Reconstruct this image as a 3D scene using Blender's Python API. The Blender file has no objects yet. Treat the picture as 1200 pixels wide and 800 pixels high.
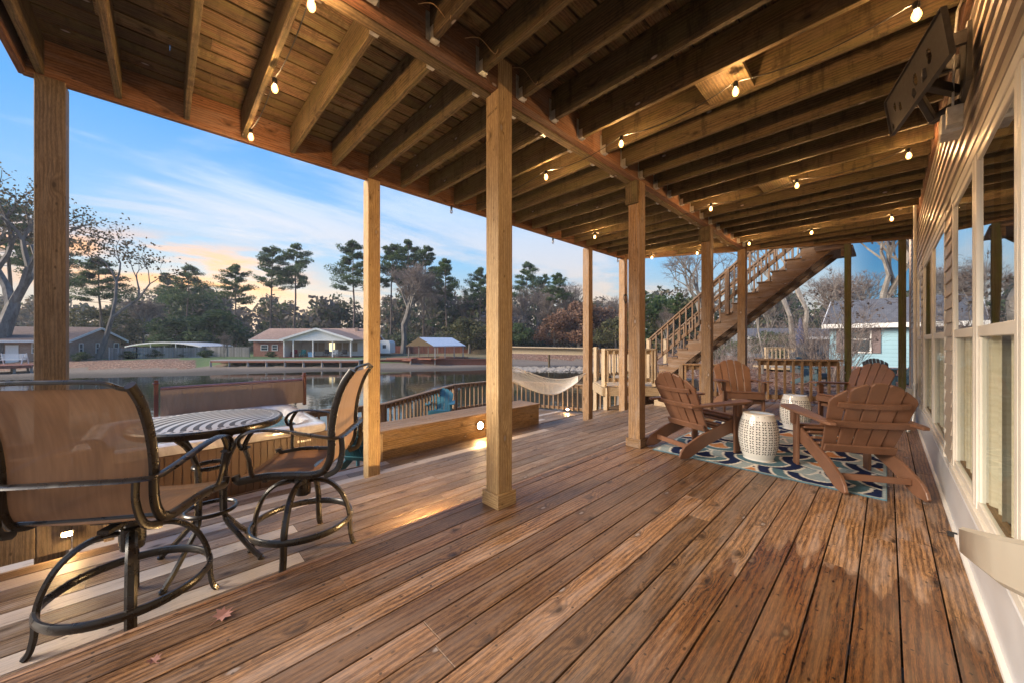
import bpy, bmesh, math, random
from mathutils import Vector, Matrix
R = math.radians
random.seed(7)
scene = bpy.context.scene
col = scene.collection
SA, CA = math.sin(R(46.06)), math.cos(R(46.06))
CAMZ, FPX = 1.22, 423.7

def W(d, L, z=0.0):                    # metres ahead of / right of the view axis -> world
    return Vector((-d*SA + L*CA, d*CA + L*SA, z))
def at(px, d, z=0.0):                  # column in the photograph at distance d
    return W(d, (px-600)/FPX*d, z)
def ground(px, py, z):                 # where a pixel meets the level z
    t = (CAMZ-z)/(py-400); return W(t*FPX, t*(px-600), z)

# ---------------------------------------------------------------- helpers
def tag(o, label=None, cat=None, group=None, kind=None):
    if label: o['label'] = label
    if cat: o['category'] = cat
    if group: o['group'] = group
    if kind: o['kind'] = kind
    return o
def empty(name, loc=(0,0,0), rz=0.0):
    o = bpy.data.objects.new(name, None); col.objects.link(o)
    o.location = loc; o.rotation_euler = (0,0,rz); o.empty_display_size = 0.1
    return o
def thing(name, label, cat, loc=(0,0,0), rz=0.0, group=None):
    return tag(empty(name, loc, rz), label, cat, group)
def copy_tree(o, parent=None):
    c = o.copy(); col.objects.link(c); c.parent = parent
    for ch in list(o.children): copy_tree(ch, c)
    return c
def again(o, loc, rz, label, group=None):
    c = copy_tree(o); c.location = loc; c.rotation_euler = (0,0,rz); c['label'] = label
    if group: c['group'] = group
    return c

class MB:
    def __init__(s, seed=None):
        s.v=[]; s.f=[]; s.uv=[]; s.r=[]; s.c=None
        s.rg = random.Random(seed if seed is not None else random.random())
    def face(s, idx, uvs=None, r=0.5):
        s.f.append(idx); s.uv.extend(uvs if uvs else [(0,0)]*len(idx)); s.r.append(r)
    def hexa(s, P, L, A, B, ax=0, r=None, off=None):
        # P: 8 corners (x-,y-,z-),(x+,y-,z-),(x+,y+,z-),(x-,y+,z-), then z+
        n=len(s.v); s.v.extend([tuple(p) for p in P])
        r = s.rg.random() if r is None else r
        o = off or (s.rg.random()*60, s.rg.random()*20)
        l,a,b = L/2,A/2,B/2
        loc=[(-l,-a,-b),(l,-a,-b),(l,a,-b),(-l,a,-b),(-l,-a,b),(l,-a,b),(l,a,b),(-l,a,b)]
        for q in ((0,3,2,1),(4,5,6,7),(0,1,5,4),(2,3,7,6),(1,2,6,5),(3,0,4,7)):
            if q in ((0,3,2,1),(4,5,6,7)): uv=[(o[0]+loc[i][0], o[1]+loc[i][1]) for i in q]
            elif q in ((0,1,5,4),(2,3,7,6)): uv=[(o[0]+loc[i][0], o[1]+7+loc[i][2]) for i in q]
            else: uv=[(o[0]+9+loc[i][1]*.3, o[1]+loc[i][2]) for i in q]
            s.face([n+i for i in q], uv, r)
    def box(s, p0, p1, r=None):        # axis aligned; grain along the longest side
        x0,y0,z0=p0; x1,y1,z1=p1
        if x0>x1:x0,x1=x1,x0
        if y0>y1:y0,y1=y1,y0
        if z0>z1:z0,z1=z1,z0
        d=(x1-x0,y1-y0,z1-z0); k=d.index(max(d))
        c=Vector(((x0+x1)/2,(y0+y1)/2,(z0+z1)/2))
        if k==0: ex,ey,ez=Vector((1,0,0)),Vector((0,1,0)),Vector((0,0,1)); L,A,B=d[0],d[1],d[2]
        elif k==1: ex,ey,ez=Vector((0,1,0)),Vector((-1,0,0)),Vector((0,0,1)); L,A,B=d[1],d[0],d[2]
        else: ex,ey,ez=Vector((0,0,1)),Vector((0,1,0)),Vector((-1,0,0)); L,A,B=d[2],d[1],d[0]
        s.obox(c,ex,ey,ez,L,A,B,r)
    def obox(s,c,ex,ey,ez,L,A,B,r=None):
        P=[c+ex*(sx*L/2)+ey*(sy*A/2)+ez*(sz*B/2) for sx,sy,sz in
           ((-1,-1,-1),(1,-1,-1),(1,1,-1),(-1,1,-1),(-1,-1,1),(1,-1,1),(1,1,1),(-1,1,1))]
        s.hexa(P,L,A,B,r=r)
    def beam(s, a, b, w, h, up=(0,0,1), r=None):   # bar a->b, w sideways, h along up
        a=Vector(a); b=Vector(b); ex=(b-a); L=ex.length; ex.normalize()
        up=Vector(up); ey=up.cross(ex)
        if ey.length<1e-4: ey=Vector((0,1,0)).cross(ex)
        ey.normalize(); ez=ex.cross(ey)
        s.obox((a+b)/2,ex,ey,ez,L,w,h,r)
    def prism(s, poly, o, ea, eb, th, r=None):     # outline in plane (ea,eb), thickness th centred
        o=Vector(o); ea=Vector(ea); eb=Vector(eb); en=ea.cross(eb).normalized()
        n=len(s.v); m=len(poly); r=s.rg.random() if r is None else r
        of=(s.rg.random()*60,s.rg.random()*20)
        for sg in (-1,1):
            for (x,y) in poly: s.v.append(tuple(o+ea*x+eb*y+en*(sg*th/2)))
        s.face([n+i for i in reversed(range(m))],[(of[0]+poly[i][0],of[1]+poly[i][1]) for i in reversed(range(m))],r)
        s.face([n+m+i for i in range(m)],[(of[0]+p[0],of[1]+p[1]) for p in poly],r)
        acc=0
        for i in range(m):
            j=(i+1)%m; l=math.dist(poly[i],poly[j])
            s.face([n+i,n+j,n+m+j,n+m+i],[(of[0]+acc,of[1]+3),(of[0]+acc+l,of[1]+3),(of[0]+acc+l,of[1]+3+th),(of[0]+acc,of[1]+3+th)],r)
            acc+=l
    def tube(s, pts, r, n=8, cap=True, closed=False, flat=None, rv=None):
        pts=[Vector(p) for p in pts]; m=len(pts); base=len(s.v)
        rr=r if isinstance(r,(list,tuple)) else [r]*m
        rv=s.rg.random() if rv is None else rv
        t0=(pts[1]-pts[0]).normalized()
        up=Vector((0,0,1)) if abs(t0.z)<.9 else Vector((1,0,0))
        nrm=(up-t0*up.dot(t0)).normalized()
        for i,p in enumerate(pts):
            if closed: t=(pts[(i+1)%m]-pts[i-1])
            else: t=pts[min(i+1,m-1)]-pts[max(i-1,0)]
            if t.length<1e-9: t=t0.copy()
            t.normalize(); nrm=(nrm-t*nrm.dot(t))
            if nrm.length<1e-6: nrm=t.orthogonal()
            nrm.normalize(); bi=t.cross(nrm)
            for k in range(n):
                a=2*math.pi*(k+.5)/n
                ca,sa=math.cos(a),math.sin(a)
                if flat: ca*=flat[0]; sa*=flat[1]
                s.v.append(tuple(p+(nrm*ca+bi*sa)*rr[i]))
        L=0
        for i in range(m if closed else m-1):
            j=(i+1)%m; l2=L+(pts[j]-pts[i]).length
            for k in range(n):
                k2=(k+1)%n
                s.face([base+i*n+k,base+i*n+k2,base+j*n+k2,base+j*n+k],[(L,k/n*.1),(L,(k+1)/n*.1),(l2,(k+1)/n*.1),(l2,k/n*.1)],rv)
            L=l2
        if cap and not closed:
            s.face([base+k for k in reversed(range(n))],None,rv)
            s.face([base+(m-1)*n+k for k in range(n)],None,rv)
    def lathe(s, prof, c=(0,0,0), n=32, r=None):
        c=Vector(c); base=len(s.v); m=len(prof); rv=s.rg.random() if r is None else r
        for (q,z) in prof:
            for k in range(n):
                a=2*math.pi*k/n; s.v.append((c.x+q*math.cos(a),c.y+q*math.sin(a),c.z+z))
        for i in range(m-1):
            for k in range(n):
                k2=(k+1)%n
                s.face([base+i*n+k,base+i*n+k2,base+(i+1)*n+k2,base+(i+1)*n+k],
                  [(k/n,prof[i][1]),((k+1)/n,prof[i][1]),((k+1)/n,prof[i+1][1]),(k/n,prof[i+1][1])],rv)
        s.face([base+k for k in reversed(range(n))],None,rv)
        s.face([base+(m-1)*n+k for k in range(n)],None,rv)
    def quad(s,a,b,c,d,uv=None,r=None):
        n=len(s.v); s.v.extend([tuple(a),tuple(b),tuple(c),tuple(d)])
        s.face([n,n+1,n+2,n+3],uv or [(0,0),(1,0),(1,1),(0,1)], s.rg.random() if r is None else r)
    def tri(s,a,b,c,r):
        n=len(s.v); s.v.extend([tuple(a),tuple(b),tuple(c)]); s.face([n,n+1,n+2],None,r)
    def mesh(s, name):
        me=bpy.data.meshes.new(name); me.from_pydata(s.v,[],s.f)
        ul=me.uv_layers.new(name='UVMap')
        ul.data.foreach_set('uv',[x for t in s.uv for x in t])
        at_=me.attributes.new('rnd','FLOAT','FACE'); at_.data.foreach_set('value',s.r)
        me.update(); return me
    def build(s, name, mat, parent=None, bevel=0, smooth=False, seg=1):
        me=s.mesh(name); me.materials.append(mat)
        o=bpy.data.objects.new(name,me); col.objects.link(o)
        if parent: o.parent=parent
        if smooth:
            me.polygons.foreach_set('use_smooth',[True]*len(me.polygons))
            me.set_sharp_from_angle(angle=R(40))
        if bevel:
            b=o.modifiers.new('bevel','BEVEL'); b.width=bevel; b.segments=seg; b.limit_method='ANGLE'; b.angle_limit=R(50)
        return o

# ---------------------------------------------------------------- node DSL
class NT:
    def __init__(s, nt): s.nt=nt; s.n=nt.nodes; s.l=nt.links
    def add(s, t, **kw):
        n=s.n.new(t)
        for k,v in kw.items(): setattr(n,k,v)
        return n
    def put(s, sock, v):
        if isinstance(v,bpy.types.NodeSocket): s.l.new(v,sock)
        elif v is not None:
            try: sock.default_value=v
            except Exception: sock.default_value=(v[0],v[1],v[2],1) if len(v)==3 else v
    def math(s, op, a, b=None, c=None, clamp=False):
        n=s.add('ShaderNodeMath',operation=op); n.use_clamp=clamp
        s.put(n.inputs[0],a)
        if b is not None: s.put(n.inputs[1],b)
        if c is not None: s.put(n.inputs[2],c)
        return n.outputs[0]
    def vmath(s, op, a, b=None, sc=None):
        n=s.add('ShaderNodeVectorMath',operation=op); s.put(n.inputs[0],a)
        if b is not None: s.put(n.inputs[1],b)
        if sc is not None: s.put(n.inputs['Scale'],sc)
        return n.outputs['Value'] if op in('LENGTH','DOT_PRODUCT','DISTANCE') else n.outputs[0]
    def noise(s, vec, scale=1, detail=3, rough=.5, dist=0, col=False, dim='3D'):
        n=s.add('ShaderNodeTexNoise',noise_dimensions=dim); s.put(n.inputs['Vector'],vec)
        n.inputs['Scale'].default_value=scale; n.inputs['Detail'].default_value=detail
        n.inputs['Roughness'].default_value=rough; n.inputs['Distortion'].default_value=dist
        return n.outputs['Color'] if col else n.outputs['Fac']
    def ss(s, x, a, b):                # smoothstep a..b
        n=s.add('ShaderNodeMapRange',interpolation_type='SMOOTHSTEP'); s.put(n.inputs[0],x)
        n.inputs[1].default_value=a; n.inputs[2].default_value=b; return n.outputs[0]
    def lin(s, x, a, b, c=0, d=1, clamp=True):
        n=s.add('ShaderNodeMapRange',clamp=clamp); s.put(n.inputs[0],x)
        for i,v in enumerate((a,b,c,d)): n.inputs[i+1].default_value=v
        return n.outputs[0]
    def mix(s, f, a, b, mode='MIX'):
        n=s.add('ShaderNodeMix',data_type='RGBA',blend_type=mode); s.put(n.inputs[0],f)
        s.put(n.inputs[6],a if isinstance(a,bpy.types.NodeSocket) else (*a[:3],1))
        s.put(n.inputs[7],b if isinstance(b,bpy.types.NodeSocket) else (*b[:3],1)); return n.outputs[2]
    def ramp(s, x, stops, interp='LINEAR'):
        n=s.add('ShaderNodeValToRGB'); s.put(n.inputs[0],x); cr=n.color_ramp; cr.interpolation=interp
        while len(cr.elements)<len(stops): cr.elements.new(.5)
        for e,(p,c) in zip(cr.elements,stops): e.position=p; e.color=(*c[:3],1)
        return n.outputs[0]
    def sep(s,v):
        n=s.add('ShaderNodeSeparateXYZ'); s.put(n.inputs[0],v); return n.outputs
    def comb(s,x=0,y=0,z=0):
        n=s.add('ShaderNodeCombineXYZ')
        for i,v in enumerate((x,y,z)): s.put(n.inputs[i],v)
        return n.outputs[0]
    def bump(s,h,dist=.002,st=1):
        n=s.add('ShaderNodeBump'); s.put(n.inputs['Height'],h); n.inputs['Distance'].default_value=dist
        n.inputs['Strength'].default_value=st; return n.outputs[0]
def new_mat(name):
    m=bpy.data.materials.new(name); m.use_nodes=True
    t=NT(m.node_tree); b=m.node_tree.nodes['Principled BSDF']
    return m,t,b
def uvc(t): return t.add('ShaderNodeUVMap',uv_map='UVMap').outputs[0]
def rnd(t): return t.add('ShaderNodeAttribute',attribute_name='rnd').outputs['Fac']
def scale(t,v,x,y,z=1):
    n=t.add('ShaderNodeMapping'); t.put(n.inputs[0],v); n.inputs['Scale'].default_value=(x,y,z); return n.outputs[0]
def plain(name, c, rough=.6, metal=0, var=.12, sc=8, bump=0, spec=.5, coat=0):
    m,t,b=new_mat(name)
    tc=t.add('ShaderNodeTexCoord').outputs['Object']
    f=t.noise(tc,sc,5,.6)
    lo=tuple(x*(1-var) for x in c); hi=tuple(min(1,x*(1+var)) for x in c)
    k=t.mix(t.lin(f,.3,.7),lo,hi)
    k=t.mix(t.lin(rnd(t),0,1,0,.35),k,tuple(x*.8 for x in c))
    t.put(b.inputs['Base Color'],k); b.inputs['Metallic'].default_value=metal
    t.put(b.inputs['Roughness'],t.lin(f,.3,.7,max(rough-.08,0.02),min(rough+.08,1)))
    b.inputs['Specular IOR Level'].default_value=spec
    if coat: b.inputs['Coat Weight'].default_value=coat
    if bump: t.put(b.inputs['Normal'],t.bump(t.noise(tc,sc*14,4,.6),bump))
    return m

def wood(name, dark, light, grey=(.3,.27,.25), gamt=.3, rough=.6, tint=.5, ringk=300, deck=False, pale=0.0, green=0.0, knots=1.0, stain=0.0):
    m,t,b=new_mat(name)
    uv=uvc(t); rn=rnd(t)
    warp=t.noise(scale(t,uv,.75,6),1,3,.5,dim='2D')
    vor=t.add('ShaderNodeTexVoronoi',voronoi_dimensions='2D',feature='F1'); t.put(vor.inputs['Vector'],scale(t,uv,2.6,5.6)); vor.inputs['Scale'].default_value=1.0
    kd=vor.outputs['Distance']; kr=t.sep(vor.outputs['Color'])[0]
    kon=t.math('GREATER_THAN',kr,1-.42*knots)
    kn=t.math('MULTIPLY',t.ss(kd,.30,.0),kon)             # grain bends round the knot
    v=t.sep(uv)[1]; u=t.sep(uv)[0]
    ph=t.math('ADD',t.math('MULTIPLY',v,ringk),t.math('MULTIPLY',warp,17))
    ph=t.math('ADD',ph,t.math('MULTIPLY',kn,12))
    ring=t.math('MULTIPLY_ADD',t.math('SINE',ph),.5,.5)
    ring=t.math('POWER',ring,1.6)
    fib=t.noise(scale(t,uv,34,400),1,4,.75,dim='2D')
    fib2=t.noise(scale(t,uv,7,75),1,5,.72,dim='2D')
    k=t.math('ADD',t.math('MULTIPLY',ring,.17),t.math('ADD',t.math('MULTIPLY',fib,.72),t.math('MULTIPLY',fib2,.56)))
    k=t.math('ADD',k,t.math('MULTIPLY',t.ss(t.noise(scale(t,uv,3.2,150),1.3,2,.5,dim='2D'),.60,.72),.28))
    c=t.mix(t.lin(k,.44,.86),light,dark)
    wx=t.noise(scale(t,uv,1.3,9),1.4,5,.65,dim='2D')
    c=t.mix(t.math('MULTIPLY',t.ss(wx,.42,.68),gamt),c,grey)
    # one board differs from the next
    lum=t.lin(rn,0,1,1-tint*.55,1+tint*.45)
    c=t.vmath('SCALE',c,sc=lum)
    r2=t.math('FRACT',t.math('MULTIPLY',rn,7.31))
    c=t.mix(t.math('MULTIPLY',r2,.20*tint),c,t.mix(.5,c,(light[0]*1.1,light[1]*.72,light[2]*.55)))
    if pale: c=t.mix(t.math('MULTIPLY',t.math('GREATER_THAN',rn,1-pale),.62),c,(.56,.50,.44))
    if green:
        g=t.noise(scale(t,uv,.9,5),2.1,4,.6,dim='2D')
        c=t.mix(t.math('MULTIPLY',t.ss(g,.40,.66),green),c,(light[0]*.55,light[1]*.80,light[2]*.45))
    if stain:
        g=t.noise(scale(t,uv,9,2.0),1.0,4,.7,dim='2D')
        c=t.mix(t.math('MULTIPLY',t.ss(g,.5,.72),stain),c,tuple(x*.35 for x in dark))
    core=t.math('MULTIPLY',t.ss(kd,.075,.03),kon); rim=t.math('MULTIPLY',t.math('MULTIPLY',t.ss(kd,.17,.07),kon),.55)
    c=t.mix(rim,c,tuple(x*.75 for x in dark))
    c=t.mix(t.math('MULTIPLY',core,.85),c,t.mix(t.math('GREATER_THAN',kr,.86),tuple(x*.45 for x in dark),(.34,.30,.28)))
    v2=t.add('ShaderNodeTexVoronoi',voronoi_dimensions='2D',feature='F1'); t.put(v2.inputs['Vector'],scale(t,uv,5.5,11)); v2.inputs['Scale'].default_value=1.0
    sk=t.math('MULTIPLY',t.ss(v2.outputs['Distance'],.085,.03),t.math('GREATER_THAN',t.sep(v2.outputs['Color'])[1],.80))
    c=t.mix(t.math('MULTIPLY',sk,.8),c,tuple(x*.5 for x in dark))
    st_=t.noise(scale(t,uv,1.7,13),2.3,5,.7,dim='2D')
    c=t.mix(t.math('MULTIPLY',t.ss(st_,.56,.70),.38),c,tuple(x*.6 for x in dark))
    rg=t.lin(wx,.3,.7,rough-.12,rough+.12)
    h=t.math('ADD',t.math('MULTIPLY',fib,.6),t.math('MULTIPLY',k,.4))
    if deck:
        P=t.sep(t.add('ShaderNodeNewGeometry').outputs['Position'])
        fx=t.math('FRACT',t.math('DIVIDE',t.math('SUBTRACT',P[0],.33),.145))
        fy=t.math('FRACT',t.math('DIVIDE',t.math('ADD',P[1],t.math('MULTIPLY',rn,.012)),.39))
        dx=t.math('MULTIPLY',t.math('MINIMUM',t.math('ABSOLUTE',t.math('SUBTRACT',fx,.2)),t.math('ABSOLUTE',t.math('SUBTRACT',fx,.8))),.145)
        dy=t.math('MULTIPLY',t.math('ABSOLUTE',t.math('SUBTRACT',fy,.5)),.39)
        dd=t.math('SQRT',t.math('ADD',t.math('MULTIPLY',dx,dx),t.math('MULTIPLY',dy,dy)))
        nail=t.ss(dd,.0072,.0042)
        c=t.mix(t.math('MULTIPLY',nail,.85),c,(.02,.015,.012))
        # rain-wet boards by the wall, an edge that jumps from board to board
        wn=t.noise(t.comb(t.math('MULTIPLY',P[0],7),t.math('MULTIPLY',P[1],1.1),0),1,3,.5)
        lim=t.math('ADD',t.math('MULTIPLY',wn,2.0),t.math('MULTIPLY',r2,.8))
        e=t.math('SUBTRACT',t.math('ADD',lim,1.25),P[1])
        e2=t.math('MULTIPLY_ADD',t.math('ADD',P[0],.62),2.2,t.math('MULTIPLY',wn,.6))
        wet=t.math('MULTIPLY',t.ss(e,-.03,.16),t.ss(e2,-.2,.5))
        c=t.mix(wet,c,t.mix(1.0,c,(.42,.30,.18),'MULTIPLY'))
        rg=t.mix(wet,rg,(.16,.16,.16))
        grey2=t.noise(t.comb(t.math('MULTIPLY',P[0],1.2),t.math('MULTIPLY',P[1],.5),0),1.3,3,.5)
        c=t.mix(t.math('MULTIPLY',t.ss(grey2,.45,.65),.16),c,(.36,.29,.25))
    t.put(b.inputs['Base Color'],c); t.put(b.inputs['Roughness'],rg)
    b.inputs['Specular IOR Level'].default_value=.35
    t.put(b.inputs['Normal'],t.bump(h,.0012,.7))
    return m

M={}
M['deck']=wood('deck boards',(.048,.023,.010),(.42,.235,.108),gamt=.34,grey=(.36,.30,.27),rough=.46,tint=.8,deck=True,ringk=260)
M['deckpale']=wood('pale deck boards',(.085,.05,.026),(.385,.26,.155),gamt=.45,grey=(.38,.34,.31),rough=.5,tint=.6,pale=.17)
M['joist']=wood('treated joist',(.038,.024,.011),(.165,.105,.05),gamt=.35,grey=(.16,.13,.08),rough=.75,tint=.4,green=.30,stain=.6)
M['joistL']=wood('weathered joist',(.065,.045,.022),(.25,.175,.09),gamt=.4,grey=(.2,.16,.11),rough=.75,tint=.3,green=.25,stain=.4)
M['soffit']=wood('underside boards',(.045,.025,.013),(.215,.13,.072),gamt=.5,grey=(.17,.15,.09),rough=.8,tint=1.0,green=.4,stain=.4)
M['redwood']=wood('reddish beam',(.10,.045,.022),(.30,.15,.08),gamt=.2,rough=.7,tint=.3)
M['post']=wood('golden post',(.30,.19,.085),(.66,.49,.26),gamt=.12,rough=.6,tint=.15,ringk=330,knots=.45)
M['postdark']=wood('brown post',(.09,.065,.04),(.23,.17,.105),gamt=.3,grey=(.24,.2,.16),rough=.65,tint=.2,ringk=330,knots=.4)
M['postgreen']=wood('green post',(.06,.05,.018),(.17,.14,.055),gamt=.2,rough=.7,tint=.2,green=.7,knots=.4)
M['rail']=wood('railing timber',(.13,.072,.034),(.40,.255,.13),gamt=.35,rough=.65,tint=.5,knots=.5)
M['railpale']=wood('pale new timber',(.30,.22,.13),(.66,.53,.36),gamt=.2,rough=.6,tint=.25,knots=.6)
M['stair']=wood('stair timber',(.075,.04,.02),(.25,.145,.072),gamt=.3,rough=.65,tint=.4,knots=.6)
M['gap_block']=None
M['bench']=wood('bench boards',(.15,.09,.04),(.46,.30,.14),gamt=.2,rough=.6,tint=.35)
M['fence_red']=wood('red stained fence',(.16,.05,.03),(.34,.12,.07),gamt=.2,tint=.5,knots=0)
M['fence_grey']=wood('grey weathered fence',(.20,.19,.18),(.42,.41,.39),gamt=.4,tint=.6,knots=0)
M['metal_dark']=plain('bronze powder coat',(.016,.013,.011),.30,.0,.3,20,spec=.45,coat=.08)
M['galv']=plain('galvanised steel',(.55,.55,.53),.4,.8,.25,30)
M['white']=plain('white paint',(.78,.77,.74),.5,0,.05,6)
M['cream']=plain('almond vinyl',(.70,.67,.60),.42,0,.06,6)
M['ceramic']=plain('white glazed ceramic',(.86,.86,.83),.12,0,.05,10,coat=.6)
M['poly_brown']=plain('brown poly lumber',(.19,.092,.053),.45,0,.22,5,bump=.0006)
M['poly_teal']=plain('teal poly lumber',(.045,.19,.25),.5,0,.15,9,bump=.0006)
M['poly_dark']=plain('dark slate poly lumber',(.03,.06,.075),.5,0,.15,9)
M['poly_black']=plain('black poly lumber',(.02,.02,.024),.5,0,.15,9)
M['black']=plain('black plastic',(.015,.015,.016),.5,0,.2,20)
M['grey_box']=plain('grey enamel',(.36,.37,.37),.5,.0,.1,10)
M['rope']=plain('white cotton rope',(.82,.81,.77),.85,0,.1,60)
M['vinyl']=None
# ---------------------------------------------------------------- more materials
def vinyl():
    m,t,b=new_mat('brown spa cover vinyl'); tc=t.add('ShaderNodeTexCoord').outputs['Object']
    f=t.noise(scale(t,tc,1,3,1),1.5,4,.55)
    t.put(b.inputs['Base Color'],t.mix(f,(.15,.105,.085),(.27,.20,.165))); b.inputs['Roughness'].default_value=.5
    w=t.noise(scale(t,tc,1,9,2.2),1.2,3,.5)
    t.put(b.inputs['Normal'],t.bump(w,.03,.8)); return m
M['vinyl']=vinyl()
def sling():
    m,t,b=new_mat('sling mesh fabric'); uv=uvc(t)
    s=t.sep(uv)
    wv=t.math('MULTIPLY',t.math('SINE',t.math('MULTIPLY',s[0],900)),t.math('SINE',t.math('MULTIPLY',s[1],900)))
    f=t.noise(scale(t,uv,60,6),1,4,.6,dim='2D')
    c=t.mix(t.math('ADD',t.math('MULTIPLY',f,.7),t.math('MULTIPLY',wv,.12)),(.12,.070,.042),(.33,.20,.12))
    t.put(b.inputs['Base Color'],c); b.inputs['Roughness'].default_value=.7
    out=[n for n in t.n if n.type=='OUTPUT_MATERIAL'][0]
    tl=t.add('ShaderNodeBsdfTranslucent'); t.put(tl.inputs[0],t.mix(.5,c,(.42,.25,.13)))
    tr=t.add('ShaderNodeBsdfTransparent'); t.put(tr.inputs[0],(.95,.85,.72,1))
    m1=t.add('ShaderNodeMixShader'); m1.inputs[0].default_value=.42; t.l.new(b.outputs[0],m1.inputs[1]); t.l.new(tl.outputs[0],m1.inputs[2])
    m2=t.add('ShaderNodeMixShader'); m2.inputs[0].default_value=.10; t.l.new(m1.outputs[0],m2.inputs[1]); t.l.new(tr.outputs[0],m2.inputs[2])
    t.l.new(m2.outputs[0],out.inputs[0]); return m
M['sling']=sling()
def glass(nm='window glass',lo=.72,hi=.98):
    m,t,b=new_mat(nm)
    out=[n for n in t.n if n.type=='OUTPUT_MATERIAL'][0]
    g=t.add('ShaderNodeBsdfGlossy'); g.inputs['Roughness'].default_value=.012; t.put(g.inputs[0],(.9,.93,.95,1))
    tc=t.add('ShaderNodeTexCoord').outputs['Object']
    t.put(g.inputs['Normal'],t.bump(t.noise(tc,1.6,1,.4),.004,.5))
    tr=t.add('ShaderNodeBsdfTransparent'); t.put(tr.inputs[0],(.86,.9,.88,1))
    fr=t.add('ShaderNodeLayerWeight'); fr.inputs[0].default_value=.5
    k=t.lin(fr.outputs['Fresnel'],0,1,lo,hi)
    mx=t.add('ShaderNodeMixShader'); t.put(mx.inputs[0],k); t.l.new(tr.outputs[0],mx.inputs[1]); t.l.new(g.outputs[0],mx.inputs[2])
    t.l.new(mx.outputs[0],out.inputs[0]); return m
M['glass']=glass(); M['glasslow']=glass('lower sash glass',.08,.30)
def dark_glass():
    m,t,b=new_mat('far window glass'); t.put(b.inputs['Base Color'],(.05,.07,.08,1)); b.inputs['Roughness'].default_value=.08; return m
M['darkglass']=dark_glass()
def water(name,c,bp,sc):
    m,t,b=new_mat(name); tc=t.add('ShaderNodeTexCoord').outputs['Object']
    t.put(b.inputs['Base Color'],(*c,1)); b.inputs['Roughness'].default_value=.03; b.inputs['IOR'].default_value=1.33
    b.inputs['Specular IOR Level'].default_value=.9
    h=t.noise(tc,sc,3,.5); t.put(b.inputs['Normal'],t.bump(h,bp,.6)); return m
M['lake']=water('lake water',(.030,.030,.018),.010,2.2)
M['spa']=water('spa water',(.10,.22,.25),.02,7)
def emit(name,c,s):
    m,t,b=new_mat(name); t.put(b.inputs['Emission Color'],(*c,1)); b.inputs['Emission Strength'].default_value=s
    t.put(b.inputs['Base Color'],(.8,.7,.5,1)); return m
BULB=170
def glowglass():
    m,t,b=new_mat('glowing bulb glass'); out=[n for n in t.n if n.type=='OUTPUT_MATERIAL'][0]
    tr=t.add('ShaderNodeBsdfTransparent'); e=t.add('ShaderNodeEmission'); e.inputs[0].default_value=(1,.50,.13,1); e.inputs[1].default_value=1.7
    a=t.add('ShaderNodeAddShader'); t.l.new(tr.outputs[0],a.inputs[0]); t.l.new(e.outputs[0],a.inputs[1]); t.l.new(a.outputs[0],out.inputs[0]); return m
M['bulb']=glowglass(); M['filament']=emit('glowing filament',(1,.62,.25),60)
M['sconce']=emit('lit lamp lens',(1,.58,.20),60)
M['decklamp']=emit('lit deck lamp',(1,.62,.26),320)
M['steplamp']=emit('strong step lamp',(1,.60,.24),2600)
def clearbulb():
    m,t,b=new_mat('clear bulb glass'); t.put(b.inputs['Base Color'],(.8,.85,.9,1)); b.inputs['Roughness'].default_value=.05
    b.inputs['Transmission Weight'].default_value=.8; return m
M['clearbulb']=clearbulb()
def brick(name,a,c,mort,sx=4.6):
    m,t,b=new_mat(name); uv=uvc(t)
    n=t.add('ShaderNodeTexBrick'); t.put(n.inputs['Vector'],uv); n.inputs['Scale'].default_value=sx
    t.put(n.inputs['Color1'],(*a,1)); t.put(n.inputs['Color2'],(*c,1)); t.put(n.inputs['Mortar'],(*mort,1))
    n.inputs['Mortar Size'].default_value=.012; n.inputs['Row Height'].default_value=.33; n.inputs['Brick Width'].default_value=1.0
    f=t.noise(uv,1.2,4,.6,dim='2D')
    t.put(b.inputs['Base Color'],t.mix(t.lin(f,.3,.7,0,.4),n.outputs[0],tuple(x*.7 for x in a))); b.inputs['Roughness'].default_value=.85; return m
M['brick_grey']=brick('grey brown brick',(.30,.20,.15),(.40,.28,.21),(.34,.32,.30))
M['brick_red']=brick('red brick',(.26,.10,.07),(.34,.15,.11),(.35,.30,.27))
def siding(name,c,pitch=.105,axis=1):
    # laps are real geometry on the near house; far walls get them as relief
    m,t,b=new_mat(name); uv=uvc(t); v=t.sep(uv)[axis]
    f=t.math('FRACT',t.math('DIVIDE',v,pitch)); g=t.noise(uv,1.5,4,.6,dim='2D')
    k=t.mix(t.lin(g,.3,.7,0,.25),c,tuple(x*.7 for x in c))
    t.put(b.inputs['Base Color'],t.mix(t.math('MULTIPLY',t.math('LESS_THAN',f,.09),.5),k,tuple(x*.4 for x in c)))
    b.inputs['Roughness'].default_value=.6; t.put(b.inputs['Normal'],t.bump(f,.02,.6)); return m
M['siding_white']=siding('white lap siding',(.82,.82,.82))
M['siding_blue']=siding('light blue siding',(.28,.47,.56),.2)
M['siding_grey']=siding('grey siding',(.17,.20,.23),.2)
M['siding_tan']=plain('tan vinyl siding',(.46,.40,.33),.40,0,.16,2.5,spec=.45)
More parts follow.
